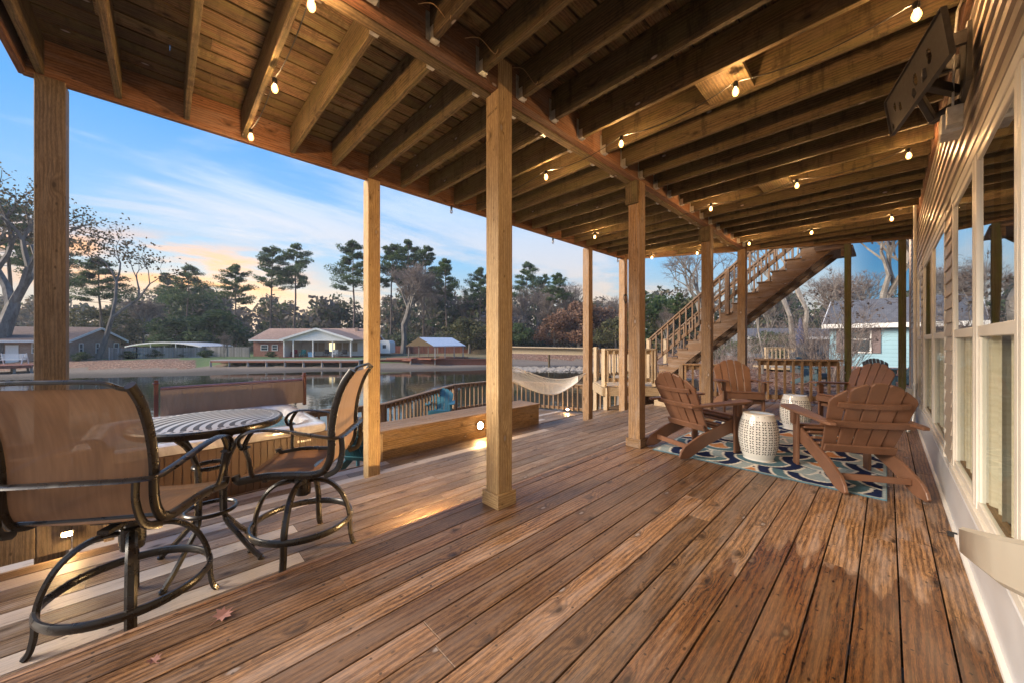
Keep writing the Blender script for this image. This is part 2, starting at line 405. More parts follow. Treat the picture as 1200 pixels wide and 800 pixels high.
def shingle(name,c):
    m,t,b=new_mat(name); uv=uvc(t)
    n=t.add('ShaderNodeTexBrick'); t.put(n.inputs['Vector'],uv); n.inputs['Scale'].default_value=3
    t.put(n.inputs['Color1'],(*[x*.8 for x in c],1)); t.put(n.inputs['Color2'],(*[min(1,x*1.2) for x in c],1)); t.put(n.inputs['Mortar'],(*[x*.5 for x in c],1))
    n.inputs['Mortar Size'].default_value=.02; n.inputs['Row Height'].default_value=.45
    g=t.noise(uv,.6,5,.6,dim='2D')
    t.put(b.inputs['Base Color'],t.mix(t.lin(g,.3,.7,0,.5),n.outputs[0],tuple(x*.65 for x in c))); b.inputs['Roughness'].default_value=.9; return m
M['sh_brown']=shingle('brown shingles',(.17,.115,.10)); M['sh_tan']=shingle('tan shingles',(.42,.27,.20)); M['sh_grey']=shingle('grey shingles',(.13,.135,.15))
M['tin']=plain('pale sheet metal',(.74,.76,.78),.45,.1,.1,3)
def bark(name,a,c,sz=14):
    m,t,b=new_mat(name); tc=t.add('ShaderNodeTexCoord').outputs['Object']
    f=t.noise(scale(t,tc,1,1,.22),sz,5,.65)
    t.put(b.inputs['Base Color'],t.mix(t.lin(f,.35,.65),a,c)); b.inputs['Roughness'].default_value=.9
    t.put(b.inputs['Normal'],t.bump(f,.03,.8)); return m
M['bark_pine']=bark('pine bark',(.07,.05,.04),(.20,.15,.12),3); M['bark_grey']=bark('grey bark',(.09,.08,.07),(.24,.22,.20),3)
M['bark_pale']=bark('pale sycamore bark',(.13,.11,.09),(.40,.37,.33),2.2)
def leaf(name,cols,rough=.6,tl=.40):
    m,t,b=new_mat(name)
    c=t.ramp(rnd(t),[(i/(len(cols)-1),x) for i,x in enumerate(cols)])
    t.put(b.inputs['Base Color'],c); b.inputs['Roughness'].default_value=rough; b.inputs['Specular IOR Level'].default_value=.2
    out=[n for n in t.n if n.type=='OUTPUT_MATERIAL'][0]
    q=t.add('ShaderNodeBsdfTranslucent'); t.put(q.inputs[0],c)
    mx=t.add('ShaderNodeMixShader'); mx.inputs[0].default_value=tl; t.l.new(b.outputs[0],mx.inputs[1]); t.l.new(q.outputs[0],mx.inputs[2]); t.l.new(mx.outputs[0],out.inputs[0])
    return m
M['needle']=leaf('pine needles',[(.03,.055,.022),(.065,.11,.038),(.12,.17,.065)])
M['evergreen']=leaf('evergreen leaves',[(.028,.05,.02),(.06,.10,.038),(.10,.14,.055)])
M['drab']=leaf('olive winter leaves',[(.05,.05,.03),(.10,.11,.05),(.17,.14,.07)])
M['rust']=leaf('rust leaves',[(.12,.065,.045),(.20,.115,.075),(.27,.17,.115)])
M['twig']=leaf('fine bare twigs',[(.13,.10,.085),(.24,.19,.16),(.36,.30,.26)])
M['oakleaf']=leaf('sparse dry leaves',[(.03,.035,.02),(.10,.08,.04),(.26,.15,.06)])
M['wood_mass']=leaf('far woodland',[(.045,.075,.035),(.07,.10,.05),(.14,.125,.09),(.20,.17,.15),(.19,.14,.09),(.09,.11,.05)])
M['brownleaf']=leaf('hanging brown leaves',[(.10,.05,.03),(.22,.12,.07)])
def groundmat():
    m,t,b=new_mat('ground'); P=t.add('ShaderNodeNewGeometry').outputs['Position']; S=t.sep(P)
    n1=t.noise(P,.25,5,.6); n2=t.noise(P,3.2,6,.7); n3=t.noise(P,14,4,.7)
    grass=t.mix(n3,(.06,.11,.03),(.16,.23,.07)); grass=t.mix(t.math('MULTIPLY',t.ss(n2,.5,.7),.5),grass,(.26,.19,.10))
    vo=t.add('ShaderNodeTexVoronoi'); t.put(vo.inputs[0],P); vo.inputs['Scale'].default_value=9
    litter=t.ramp(t.sep(vo.outputs['Color'])[0],[(0,(.08,.04,.025)),(.4,(.20,.095,.055)),(.75,(.33,.17,.10)),(1,(.46,.33,.24))])
    litter=t.mix(t.math('MULTIPLY',t.ss(n2,.42,.62),.6),litter,(.14,.085,.05))
    mud=t.mix(n3,(.13,.10,.075),(.30,.245,.19)); mud=t.mix(t.ss(n2,.4,.65),mud,(.17,.13,.10))
    a=t.add('ShaderNodeAttribute',attribute_name='zone').outputs['Color']; z=t.sep(a)
    k=t.math('ADD',z[0],t.math('MULTIPLY',t.math('SUBTRACT',n2,.5),.6))
    c=t.mix(t.ss(k,.35,.6),grass,litter)
    k2=t.math('ADD',z[1],t.math('MULTIPLY',t.math('SUBTRACT',n2,.5),.4))
    c=t.mix(t.ss(k2,.4,.6),c,mud)
    wetm=t.ss(t.math('ADD',S[2],t.math('MULTIPLY',t.math('SUBTRACT',n1,.5),.12)),-1.52,-1.66)
    c=t.mix(t.math('MULTIPLY',wetm,z[1]),c,(.06,.048,.036))
    t.put(b.inputs['Base Color'],c); b.inputs['Roughness'].default_value=.9
    t.put(b.inputs['Normal'],t.bump(t.noise(P,9,6,.75),.06,1)); return m
M['ground']=groundmat()

# ---------------------------------------------------------------- world, sun, camera
sun_az_dir=Vector((-1,.12,0)).normalized()          # towards the afterglow, left of the photograph
def world():
    w=bpy.data.worlds.new('World'); scene.world=w; w.use_nodes=True
    t=NT(w.node_tree); bg=w.node_tree.nodes['Background']
    sk=t.add('ShaderNodeTexSky',sky_type='NISHITA'); sk.sun_disc=False; sk.sun_elevation=R(4)
    sk.sun_rotation=math.atan2(sun_az_dir.x,sun_az_dir.y); sk.altitude=100; sk.air_density=1; sk.dust_density=1.5; sk.ozone_density=2
    D=t.vmath('NORMALIZE',t.add('ShaderNodeTexCoord').outputs['Generated']); S=t.sep(D); el=S[2]
    low=t.ramp(el,[(0,(.48,.41,.34)),(.05,(.56,.48,.38)),(.12,(.42,.53,.59)),(.20,(.24,.50,.76)),(.40,(.09,.36,.80)),(.75,(.03,.19,.60))])
    deep=t.ramp(el,[(0,(.26,.34,.42)),(.08,(.06,.26,.44)),(.2,(.008,.15,.36)),(.75,(.006,.08,.30))])
    az=t.vmath('DOT_PRODUCT',D,tuple(Vector((.45,1,0)).normalized()))   # away from the afterglow
    horiz=t.math('SQRT',t.math('ADD',t.math('MULTIPLY',S[0],S[0]),t.math('MULTIPLY',S[1],S[1])))
    az=t.math('DIVIDE',az,t.math('MAXIMUM',horiz,.05))
    k=t.math('MULTIPLY',t.ss(az,.872,.908),t.ss(el,.95,.6))
    base=t.mix(k,low,deep)
    # clouds on a flat layer: long streaks, pink and gold where low
    pz=t.math('ADD',t.math('MAXIMUM',el,0),.10)
    px=t.math('DIVIDE',S[0],pz); py=t.math('DIVIDE',S[1],pz)
    cv=t.comb(px,py,0)
    n1=t.noise(scale(t,cv,.9,.42),1.1,9,.62,.7); n2=t.noise(scale(t,cv,.35,.16),1.2,4,.5)
    cl=t.ss(t.math('ADD',t.math('MULTIPLY',n1,.65),t.math('MULTIPLY',n2,.45)),.54,.68)
    cl=t.math('MULTIPLY',cl,t.ss(el,.0,.06))
    cc=t.ramp(el,[(0,(.95,.62,.34)),(.12,(.98,.66,.42)),(.2,(.92,.72,.60)),(.32,(.74,.78,.84)),(.7,(.55,.72,.90))])
    cc=t.mix(k,cc,(.20,.36,.50))
    c=t.mix(t.math('MULTIPLY',cl,.55),base,cc)
    # the burning bank of cloud low over the left treeline
    band=t.noise(t.comb(t.math('MULTIPLY',S[0],3),t.math('MULTIPLY',S[1],5),t.math('MULTIPLY',el,26)),1.5,5,.55)
    sd=tuple(Vector((-1,-.02,0)).normalized())
    bk=t.math('MULTIPLY',t.ss(t.vmath('DOT_PRODUCT',D,sd),.93,.985),t.math('MULTIPLY',t.ss(el,.08,.12),t.ss(el,.23,.165)))
    bk=t.math('MULTIPLY',bk,t.ss(band,.38,.62))
    c=t.mix(t.math('MULTIPLY',bk,.9),c,(1.0,.47,.17))
    skc=t.vmath('SCALE',sk.outputs[0],sc=.10)
    tot=t.vmath('ADD',t.vmath('SCALE',c,sc=.88),t.vmath('SCALE',skc,sc=.14))
    tot=t.mix(t.ss(el,.0,-.12),tot,(.05,.045,.04))
    t.put(bg.inputs[0],tot); bg.inputs[1].default_value=1.0
SKY_STRENGTH=.70
world()
scene.world.node_tree.nodes['Background'].inputs[1].default_value=SKY_STRENGTH
sd=bpy.data.lights.new('sun','SUN'); sd.energy=4.0; sd.angle=R(28); sd.color=(1,.84,.66)
so=bpy.data.objects.new('sun',sd); col.objects.link(so)
dirv=Vector((-.55,-1,0)).normalized()*math.cos(R(26))+Vector((0,0,math.sin(R(26))))
so.rotation_euler=dirv.to_track_quat('Z','Y').to_euler()
cd=bpy.data.cameras.new('camera'); cd.sensor_width=36; cd.lens=FPX/1200*36; cd.clip_end=2000; cd.clip_start=.02
co=bpy.data.objects.new('camera',cd); col.objects.link(co); co.location=(0,0,CAMZ); co.rotation_euler=(R(90),0,R(46.06)); scene.camera=co
vs=scene.view_settings; vs.view_transform='Standard'; vs.look='None'; vs.gamma=1; vs.exposure=1.0; vs.use_curve_mapping=False
scene.cycles.max_bounces=8; scene.cycles.diffuse_bounces=4; scene.cycles.glossy_bounces=4; scene.cycles.transmission_bounces=6; scene.cycles.transparent_max_bounces=12
scene.cycles.use_denoising=True; scene.cycles.sample_clamp_indirect=6

# ---------------------------------------------------------------- terrain and lake
WATER=-1.70
def interp(x, pts):
    if x<=pts[0][0]: return pts[0][1]
    for (a,b),(c,d) in zip(pts,pts[1:]):
        if x<=c: return b+(d-b)*(x-a)/(c-a)
    return pts[-1][1]
SHORE=[(-1200,26),(-620,27),(-520,28.5),(-380,31),(-260,33.5),(-210,35),(-120,35),(0,36),(60,36),(110,33),(128,24)]   # where the water ends
BANK=[(-1200,36),(-620,35),(-520,34.5),(-380,37),(-350,39.8),(-150,40.2),(-60,44),(0,49),(90,50.5),(128,46)]  # foot of the bank
def terrain(x,y):
    d=-x*SA+y*CA; L=x*CA+y*SA
    n=math.sin(x*.31+1)*math.cos(y*.27)*.06+math.sin(x*.9)*math.sin(y*.8)*.02
    if d<.5: u=-1500 if L<0 else 1500
    else: u=L/d*FPX
    r=math.hypot(x,y)
    if u>=0 and d<.5: u=1500
    yard=-.18+n*.5+max(0,(r-14))*-.004
    bankz=-.88+n+min(max(0,(d-45))*.004,.5)
    lit,mud=0,0
    # lake side
    if d<12 or u<-900:
        lake=-1.55-.25*min(1,max(0,(r-8)/5)); mudv=1
        z=lake+n*.4; zone=(0,1)
        if d<.5: z=-1.3+n; zone=(1,0)
    else:
        s=interp(u,SHORE); b=interp(u,BANK)
        if d<s-3: z=-2.1+n; zone=(0,1)
        elif d<s: z=-2.1+(d-s+3)/3*.4+n*.6; zone=(0,1)
        elif d<b: z=-1.70+(d-s)/(b-s)*.24+n*.6; zone=(0,1)
        else:
            tr=1.0 if -350<u else 4.0
            k=min(1,(d-b)/tr); z=-1.50+k*(bankz+1.50)+n*.5
            if u>-10: z+=min(1,(d-b)/6)*.75
            zone=(1.0 if (u<-375 and d<b+5) or u>0 else (.35 if u<-380 else (.25 if u<-160 else .5)),0)
    # right-hand yard blends in
    if d>0:
        k=(u-118)/22.0
        k=max(0,min(1,k)); 
        if y<8.6 and d<14: k=0
        if k>0:
            z=z*(1-k)+yard*k; zone=(max(zone[0]*(1-k),k*.80 if d<17 else k*.6),zone[1]*(1-k))
    if x>-3 and y>8.8 and d>0: z=max(z,yard) if u>118 else z
    if x>-1.0 and y<11: z=min(z,-.35)
    if d<13 and u<118: z=min(z,-1.35)
    return z,zone
def build_ground():
    rings=[.01,3,6,8,9,10,11,12,13,14,15,17,19,21,23,25,27,29,31,33,34.5,36,37,38,39,39.6,40.2,41,42,44,46,48,50,51,52,54,57,60,65,72,80,92,110,140,200,350,700,1500]
    N=480; v=[];f=[];zc=[]
    for r in rings:
        for k in range(N):
            a=2*math.pi*k/N; x=r*math.cos(a); y=r*math.sin(a)
            z,zo=terrain(x,y); v.append((x,y,z)); zc.append(zo)
    for i in range(len(rings)-1):
        for k in range(N):
            k2=(k+1)%N; f.append((i*N+k,i*N+k2,(i+1)*N+k2,(i+1)*N+k))
    me=bpy.data.meshes.new('ground'); me.from_pydata(v,[],[tuple(reversed(q)) for q in f])
    at_=me.color_attributes.new('zone','FLOAT_COLOR','POINT')
    at_.data.foreach_set('color',[c for zo in zc for c in (zo[0],zo[1],0,1)])
    me.materials.append(M['ground']); me.polygons.foreach_set('use_smooth',[True]*len(me.polygons))
    me.update()
    o=bpy.data.objects.new('ground',me); col.objects.link(o); tag(o,kind='structure')
    # normals must face up
    if me.polygons[5000].normal.z<0: me.flip_normals()
build_ground()
w=MB(1)
pts=[W(-4,-120,WATER),W(-4,8.2,WATER),W(62,20,WATER),W(62,-120,WATER)]
w.quad(*pts); tag(w.build('lake',M['lake']),kind='structure')
def gz(p): return terrain(p.x,p.y)[0]
# ---------------------------------------------------------------- the deck underfoot
def clipx(poly,x):
    ys=[]
    n=len(poly)
    for i in range(n):
        (x0,y0),(x1,y1)=poly[i],poly[(i+1)%n]
        if (x0<=x<x1) or (x1<=x<x0): ys.append(y0+(y1-y0)*(x-x0)/(x1-x0))
    ys.sort(); return ys
def boards(poly, z, mat, name, pitch=.145, gap=.0065, th=.028, x0=.33, seed=3, joint=(2.2,4.9), zj=.0008, bev=.0016):
    mb=MB(seed); rg=random.Random(seed)
    xs=[p[0] for p in poly]; k=int(math.floor((min(xs)-x0)/pitch))
    while x0+k*pitch<max(xs)-.02:
        a=max(x0+k*pitch+gap/2,min(xs)+.001); b=min(x0+(k+1)*pitch-gap/2,max(xs)-.001); k+=1
        if b-a<.02: continue
        ya,yb=clipx(poly,a+1e-4),clipx(poly,b-1e-4)
        if len(ya)<2 or len(yb)<2: continue
        y=[(ya[0],yb[0])]; cur=max(ya[0],yb[0])+rg.uniform(.3,4)
        while cur<min(ya[-1],yb[-1])-.4:
            y.append((cur,cur)); cur+=rg.uniform(*joint)
        y.append((ya[-1],yb[-1]))
        for (p,q) in zip(y,y[1:]):
            g=.0007; dz=rg.uniform(-zj,zj)*1.5; tl=rg.uniform(-zj,zj)
            z0=z-th; z1=z+dz
            L=abs(q[0]-p[0]); A=b-a
            P=[(b,p[1]+g,z0),(b,q[1]-g,z0),(a,q[0]-g,z0),(a,p[0]+g,z0),(b,p[1]+g,z1+tl),(b,q[1]-g,z1+tl),(a,q[0]-g,z1),(a,p[0]+g,z1)]
            mb.hexa([Vector(c) for c in P],L,A,th)
    o=mb.build(name,mat,bevel=bev); return o
RIM=lambda x: 7.5+.5*(x+4.1)                 # the far edge runs at an angle
L0,L1,L2,L3=0.0,-.175,-.35,-1.0
tag(boards([(-2.2,-3.2),(.33,-3.2),(.33,RIM(.33)+.12),(-2.2,RIM(-2.2)+.12)],L0,M['deck'],'deck_floor',seed=11),kind='structure')
tag(boards([(-3.69,-3.2),(-2.235,-3.2),(-2.235,RIM(-2.2)+.2),(-3.69,RIM(-3.69)+.2)],L1,M['deckpale'],'deck_floor_middle_step',seed=12),kind='structure')
tag(boards([(-4.62,-3.2),(-3.72,-3.2),(-3.72,8.9),(-4.62,8.9)],L2,M['deckpale'],'deck_floor_lower_step',seed=13),kind='structure')
tag(boards([(-7.8,-2.6),(-4.66,-2.6),(-4.66,9.35),(-6.46,9.5),(-9.45,8.55),(-9.45,6.4),(-7.55,3.3),(-7.8,1.5)],L3,M['deckpale'],'deck_floor_lakeside',seed=14),kind='structure')
mb=MB(5)
mb.box((-2.232,-3.2,L1-.03),(-2.196,RIM(-2.2)+.1,-.031)); mb.box((-2.232,-3.2,-.0005-.028),(-2.205,RIM(-2.2)+.1,-.002))
tag(mb.build('step_riser_upper',M['deck']),kind='structure')
mb=MB(6); mb.box((-3.715,-3.2,L2-.03),(-3.693,RIM(-3.7)+.1,L1-.002)); tag(mb.build('step_riser_middle',M['deckpale']),kind='structure')
mb=MB(7); mb.box((-4.655,-3.2,L3-.4),(-4.63,8.9,L2-.002)); tag(mb.build('step_riser_lower',M['rail']),kind='structure')
mb=MB(8)
for k in range(-7,22): mb.box((-2.18,k*.39-.02,-.20),(.32,k*.39+.02,-.031))
mb.box((-2.19,-3.2,-.24),(.32,-3.16,-.03))
tag(mb.build('deck_substructure',M['joist']),kind='structure')
mb=MB(9); mb.beam((-2.2,RIM(-2.2)+.14,-.16),(.33,RIM(.33)+.14,-.16),.04,.26); mb.beam((-3.7,RIM(-3.7)+.22,-.33),(-2.2,RIM(-2.2)+.22,-.33),.04,.26)
mb.beam((-9.47,6.4,-1.16),(-9.47,8.57,-1.16),.04,.26); mb.beam((-9.47,8.57,-1.16),(-6.46,9.53,-1.16),.04,.26); mb.beam((-9.47,6.4,-1.16),(-7.57,3.28,-1.16),.04,.26)
tag(mb.build('deck_edge_board',M['rail']),kind='structure')

# ---------------------------------------------------------------- posts
def post(x,y,z0,z1,mat,label,s=.14,base=0,block=None):
    t=thing('support_post',label,'post',(x,y,z0),group='timber posts holding up the upper deck')
    h=s/2; mb=MB(); mb.box((-h,-h,0),(h,h,z1-z0)); mb.build('shaft',mat,t,bevel=.004)
    if base:
        mb=MB(); b=h+.022
        for sx in (-1,1): mb.box((sx*h,-b,0.001),(sx*b,b,base))
        for sy in (-1,1): mb.box((-h,sy*h,0.001),(h,sy*b,base-.002))
        mb.build('base_trim',mat,t,bevel=.003)
    if block:
        mb=MB(); mb.box((-h-.045,-h+.01,z1-z0-block),(-h-.001,h-.01,z1-z0-.002)); mb.box((-h+.01,-h-.04,z1-z0-block-.02),(h-.01,-h-.001,z1-z0-.002)); mb.build('bearing_block',M['joistL'],t,bevel=.003)
    return t
Z1=3.07
p=post(-2.04,1.83,L0,Z1+.24,M['post'],'large golden post in the centre of the deck, nearest the camera, with a boxed base',base=.105)
# the mill stamp near the top of the nearest post
mb=MB(); 
rg=random.Random(2)
for k in range(9):
    y=-.055+k*.013; z=2.90+k*.0028
    for j in range(3):
        if rg.random()<.8: mb.box((y,-.0712,z+j*.008),(y+.009 if j%2 else y+.004,-.0702,z+j*.008+.0025))
    mb.box((y,-.0712,z),(y+.0025,-.0702,z+.018+.004*rg.random()))
mb.build('mill_stamp',M['black'],p)
post(-2.04,4.0,L0,Z1,M['rail'],'second post along the middle beam, behind the left brown chair, boxed at its foot',base=.10,block=.24)
post(-2.04,6.4,L0,Z1,M['rail'],'third post along the middle beam, just left of the brown chair facing the camera',block=.22)
post(-2.04,8.45,L0,Z1,M['rail'],'fourth and farthest post under the middle beam, beside the staircase')
post(-4.15,-.575,L2,Z1,M['postdark'],'dark brown post at the far left of the photo, behind the swivel stool',s=.14)
post(-4.15,1.74,L2,Z1,M['post'],'slim outer post between the right swivel stool and the bench box')
post(-4.15,3.87,L2,Z1,M['rail'],'outer post hidden behind the large central post, left end of the hammock')
post(-4.15,6.1,L2,Z1,M['rail'],'outer post at the right end of the white hammock')
post(-4.15,7.5,L2,Z1,M['rail'],'outer post at the far corner with a coil of cable hanging on it')
post(-.52,9.38,L0,Z1,M['postgreen'],'thin post under the head of the staircase, seen beside the blue house',s=.095)
post(.19,9.72,L0,Z1,M['postgreen'],'thin green stained post nearest the house corner',s=.10)

# ---------------------------------------------------------------- the upper deck overhead
ud=thing('upper_deck','large timber upper deck overhead with exposed joists and boards','deck',(0,0,0))
so_=boards([(-4.2,-.72),(.33,-.72),(.33,RIM(.33)+.05),(-4.2,RIM(-4.2)+.05)],3.372,M['soffit'],'decking',gap=.017,seed=21,joint=(1.6,4),zj=.001,bev=.002)
so_.parent=ud
# added dark strips that block daylight through the board gaps, save a few holes
mb=MB(22); rg=random.Random(22); dk=plain('dark gap block',(.02,.015,.01),.9)
k=int((-4.2-.33)/.145)
while .33+k*.145<.30:
    x=.33+k*.145; y=-.72; ye=RIM(x)-.02
    if x>-4.19:
        while y<ye:
            y2=min(ye,y+rg.uniform(.5,3.5)); mb.box((x-.018,y,3.3725),(x+.018,y2,3.385)); y=y2+(rg.uniform(.008,.03) if rg.random()<.22 else .0)
    k+=1
mb.build('gap_light_block',dk,ud)
BX=-2.05; hg=[]
JZ0,JZ1=3.085,3.335
for k in range(-2,26):
    y=.14+.39*k
    if k==-2: y=-.62
    if y<RIM(-4.1)+.9:
        x0=-4.1
        if y>RIM(-4.1)-.05: x0=(y+.05-7.5)/.5-4.1
        if x0<BX-.3:
            mb=MB(100+k); mb.box((x0,y-.019,JZ0),(BX-.078,y+.019,JZ1)); mb.build('joist',M['joistL'],ud,bevel=.003)
            hg.append((BX-.076,y,-1))
    y2=.04+.39*k if k>-2 else -.66
    if y2<RIM(.33)-.05:
        x0=BX+.078
        if y2>RIM(BX)-.05: x0=(y2+.05-7.5)/.5-4.1
        if x0<.1:
            mb=MB(200+k); mb.box((x0,y2-.019,JZ0),(.30,y2+.019,JZ1)); mb.build('joist',M['joist'],ud,bevel=.003)
            if x0<BX+.1: hg.append((BX+.076,y2,1))
mb=MB(31); mb.box((BX+.001,-.66,3.065),(BX+.075,3.0,3.325)); mb.box((BX+.001,3.002,3.065),(BX+.075,RIM(BX),3.325)); mb.build('beam',M['redwood'],ud,bevel=.003)
mb=MB(32); mb.box((BX-.075,-.66,3.058),(BX-.001,2.2,3.318)); mb.box((BX-.075,2.202,3.058),(BX-.001,RIM(BX),3.318)); mb.build('beam',M['joistL'],ud,bevel=.003)
mb=MB(33); mb.box((-4.145,-.70,3.055),(-4.103,2.9,3.335)); mb.box((-4.145,2.902,3.055),(-4.103,RIM(-4.1),3.335)); mb.build('rim_joist',M['redwood'],ud,bevel=.003)
mb=MB(34); mb.beam((-4.14,RIM(-4.14)+.02,3.195),(.32,RIM(.32)+.02,3.195),.04,.27); mb.build('rim_joist',M['rail'],ud,bevel=.003)
mb=MB(35); mb.box((-4.14,-.72,3.06),(.32,-.682,3.335)); mb.build('rim_joist',M['redwood'],ud,bevel=.003)
mb=MB(36); mb.box((.302,-.66,3.07),(.325,RIM(.33)-.1,3.335)); mb.build('ledger_board',M['redwood'],ud)
for (x,y,s) in hg:
    mb=MB(); xo=x+s*.002
    a,b=sorted((xo,xo+s*.045))
    mb.box((a,y-.026,3.078),(b,y+.026,3.083))
    a,b=sorted((xo,xo+s*.004))
    for q in (-1,1): mb.box((a,y+q*.021,3.083),(b,y+q*.048,3.26))
    for q in (-1,1):
        a,b=sorted((xo+s*.004,xo+s*.045)); mb.box((a,y+q*.0215,3.083),(b,y+q*.0235,3.16))
    mb.build('joist_hanger',M['galv'],ud)
# two blocks nailed between joists
for (px,py,a,b) in ((832,75,.31,.0),(905,213,.24,0)):
    q=ground(px,py,3.09); kk=round((q.y-.04)/.39); y=.04+.39*kk
    mb=MB(); mb.box((q.x-.15,y+.02,3.10),(q.x+.15,y+.37,3.135)); mb.build('blocking',M['joistL'],ud)
# loose cable ends in the joist bays
def spl3(P):
    out=[]
    for i in range(len(P)-1):
        p0=P[max(i-1,0)];p1=P[i];p2=P[i+1];p3=P[min(i+2,len(P)-1)]
        for k in range(6):
            t=k/6; out.append(.5*((2*p1)+(p2-p0)*t+(2*p0-5*p1+4*p2-p3)*t*t+(-p0+3*p1-3*p2+p3)*t**3))
    return out+[P[-1]]
for (A,B) in ((ground(490,5,3.2),ground(530,24,3.12)),(ground(545,45,3.2),ground(585,62,3.15)),(ground(600,80,3.25),ground(628,100,3.10))):
    mb=MB(); m=(A+B)/2+Vector((.06,.05,-.06)); mb.tube(spl3([A,A.lerp(m,.5)+Vector((0,0,.05)),m,m.lerp(B,.5)+Vector((.05,-.03,-.02)),B]),.0026,5)
    tag(mb.build('loose_wire',M['bench']),None,'wire',group='loose wires in the joists')
for o,l in zip([x for x in bpy.data.objects if x.name.startswith('loose_wire')],('tan wire hanging in the joist bay left of the nearest post, upper one','tan wire end hanging just above the nearest post','pale wire curling out of the joists right of the nearest post')): o['label']=l

# ---------------------------------------------------------------- railings
def railing(name,pts,z,h,label,mat,group=None,sp=.14,cap=True,foot=.08,postends=True,btop=.0):
    t=thing(name,label,'railing',(*pts[0],z),group=group); o=Vector((*pts[0],0))
    V=[Vector((p[0],p[1],0))-o for p in pts]
    for i,(a,b) in enumerate(zip(V,V[1:])):
        d=(b-a).normalized()
        if cap:
            mb=MB(); mb.beam(a+Vector((0,0,h-.018)),b+Vector((0,0,h-.018)),.13,.034); mb.build('cap_rail',mat,t,bevel=.003)
        mb=MB(); mb.beam(a+d*.05+Vector((0,0,h-.082)),b-d*.05+Vector((0,0,h-.082)),.038,.088); mb.build('top_rail',mat,t,bevel=.002)
        mb=MB(); mb.beam(a+d*.05+Vector((0,0,foot+.045)),b-d*.05+Vector((0,0,foot+.045)),.038,.088); mb.build('bottom_rail',mat,t,bevel=.002)
        n=max(1,int((b-a).length/sp)); nn=d.cross(Vector((0,0,1)))
        for k in range(n):
            p=a+(b-a)*((k+.5)/n)+nn*.038
            mb=MB(); mb.beam(p+Vector((0,0,foot-.01)),p+Vector((0,0,h-.04)),.036,.036,up=d); mb.build('baluster',mat,t)
    for i,v in enumerate(V):
        if (i in (0,len(V)-1)) and not postends: continue
        mb=MB(); mb.box((v.x-.045,v.y-.045,-.0),(v.x+.045,v.y+.045,h+(.0 if cap else .02))); mb.build('rail_post',mat,t,bevel=.003)
    return t
railing('deck_railing',[(-1.86,8.62),(-.60,9.28)],0,.88,'weathered railing across the far end of the deck behind the brown chairs',M['rail'],postends=False,cap=True)
railing('deck_railing',[(-3.1,8.10),(-2.2,8.55)],0,.75,'short lower railing at the foot of the staircase, behind the left brown chair',M['rail'],postends=True)
railing('lakeside_railing',[(-7.8,-2.4),(-7.7,1.6),(-7.47,3.35),(-9.35,6.5),(-9.35,8.4),(-6.46,9.38),(-4.75,9.2)],L3,.9,'long dark stained railing along the lake behind the bench box and teal chair',M['rail'],sp=.16)

# ---------------------------------------------------------------- landing and stairs
ld=thing('stair_landing','pale timber landing at the bottom of the staircase with its own railing','landing',(0,0,0))
LP=[(-4.55,7.28),(-3.62,8.2),(-3.62,10.6),(-5.3,10.6),(-5.3,8.05)]
lz=.20
o=boards(LP,lz,M['railpale'],'landing_boards',seed=41,x0=-3.6); o.parent=ld
mb=MB(42)
for i in range(5):
    a,b=LP[i],LP[(i+1)%5]; mb.beam((*a,lz-.13),(*b,lz-.13),.04,.19)
mb.build('edge_board',M['railpale'],ld,bevel=.003)
for (x,y) in ((-4.5,7.36),(-3.98,7.9),(-3.66,8.3),(-5.26,8.1),(-5.26,10.5),(-3.66,10.5)):
    mb=MB(); mb.box((x-.05,y-.05,L2-.0 if x>-4.6 else -1.45),(x+.05,y+.05,lz-.03)); mb.build('leg',M['railpale'],ld,bevel=.003)
railing('landing_railing',[(-4.52,7.30),(-3.70,8.10)],lz+.0,.86,'pale new railing on the stair landing, between the two far right-hand outer posts',M['railpale'],cap=True,foot=.1)
railing('landing_railing',[(-5.26,8.10),(-5.26,10.5)],lz+.0,.86,'far side railing of the stair landing over the lake shore',M['railpale'],cap=False,foot=.1)
mb=MB(); mb.box((-3.55,7.75,L1+.001),(-3.1,8.1,L1+.15)); mb.box((-3.60,8.12,L1+.001),(-3.15,8.40,L1+.30)); tag(mb.build('deck_steps',M['railpale'],bevel=.004),'small pale box steps up to the stair landing','steps')
st=thing('staircase','long timber staircase climbing right to the upper deck with baluster rails','staircase',(0,0,0))
NT_=14; RS=(3.37-.20)/(NT_+1); X0,X1=-4.45,-.98; RN=(X1-X0)/NT_; YN,YF=9.45,10.5
for (yy) in (YN+.02,YF-.02,(YN+YF)/2):
    pol=[]
    for k in range(NT_):
        xa=X0+k*RN; za=.20+k*RS
        pol+= [(xa,za+RS-.03),(xa+RN,za+RS-.03)]
    pol.append((X1,3.33)); pol.append((X1+.35,3.33)); pol.append((X1+.35,3.10)); 
    pol.append((X0+.35,.205)); pol.append((X0,.205))
    # lower edge parallel to the slope
    mb=MB(); mb.prism(pol,(0,yy,0),(1,0,0),(0,0,1),.04); mb.build('stringer',M['stair'],st,bevel=.002)
for k in range(NT_):
    xa=X0+k*RN; za=.20+(k+1)*RS
    mb=MB(); mb.box((xa-.035,YN-.02,za-.028),(xa+RN*.47,YF+.02,za)); mb.box((xa+RN*.47+.005,YN-.02,za-.028),(xa+RN-.01,YF+.02,za)); mb.build('tread',M['stair'],st,bevel=.003)
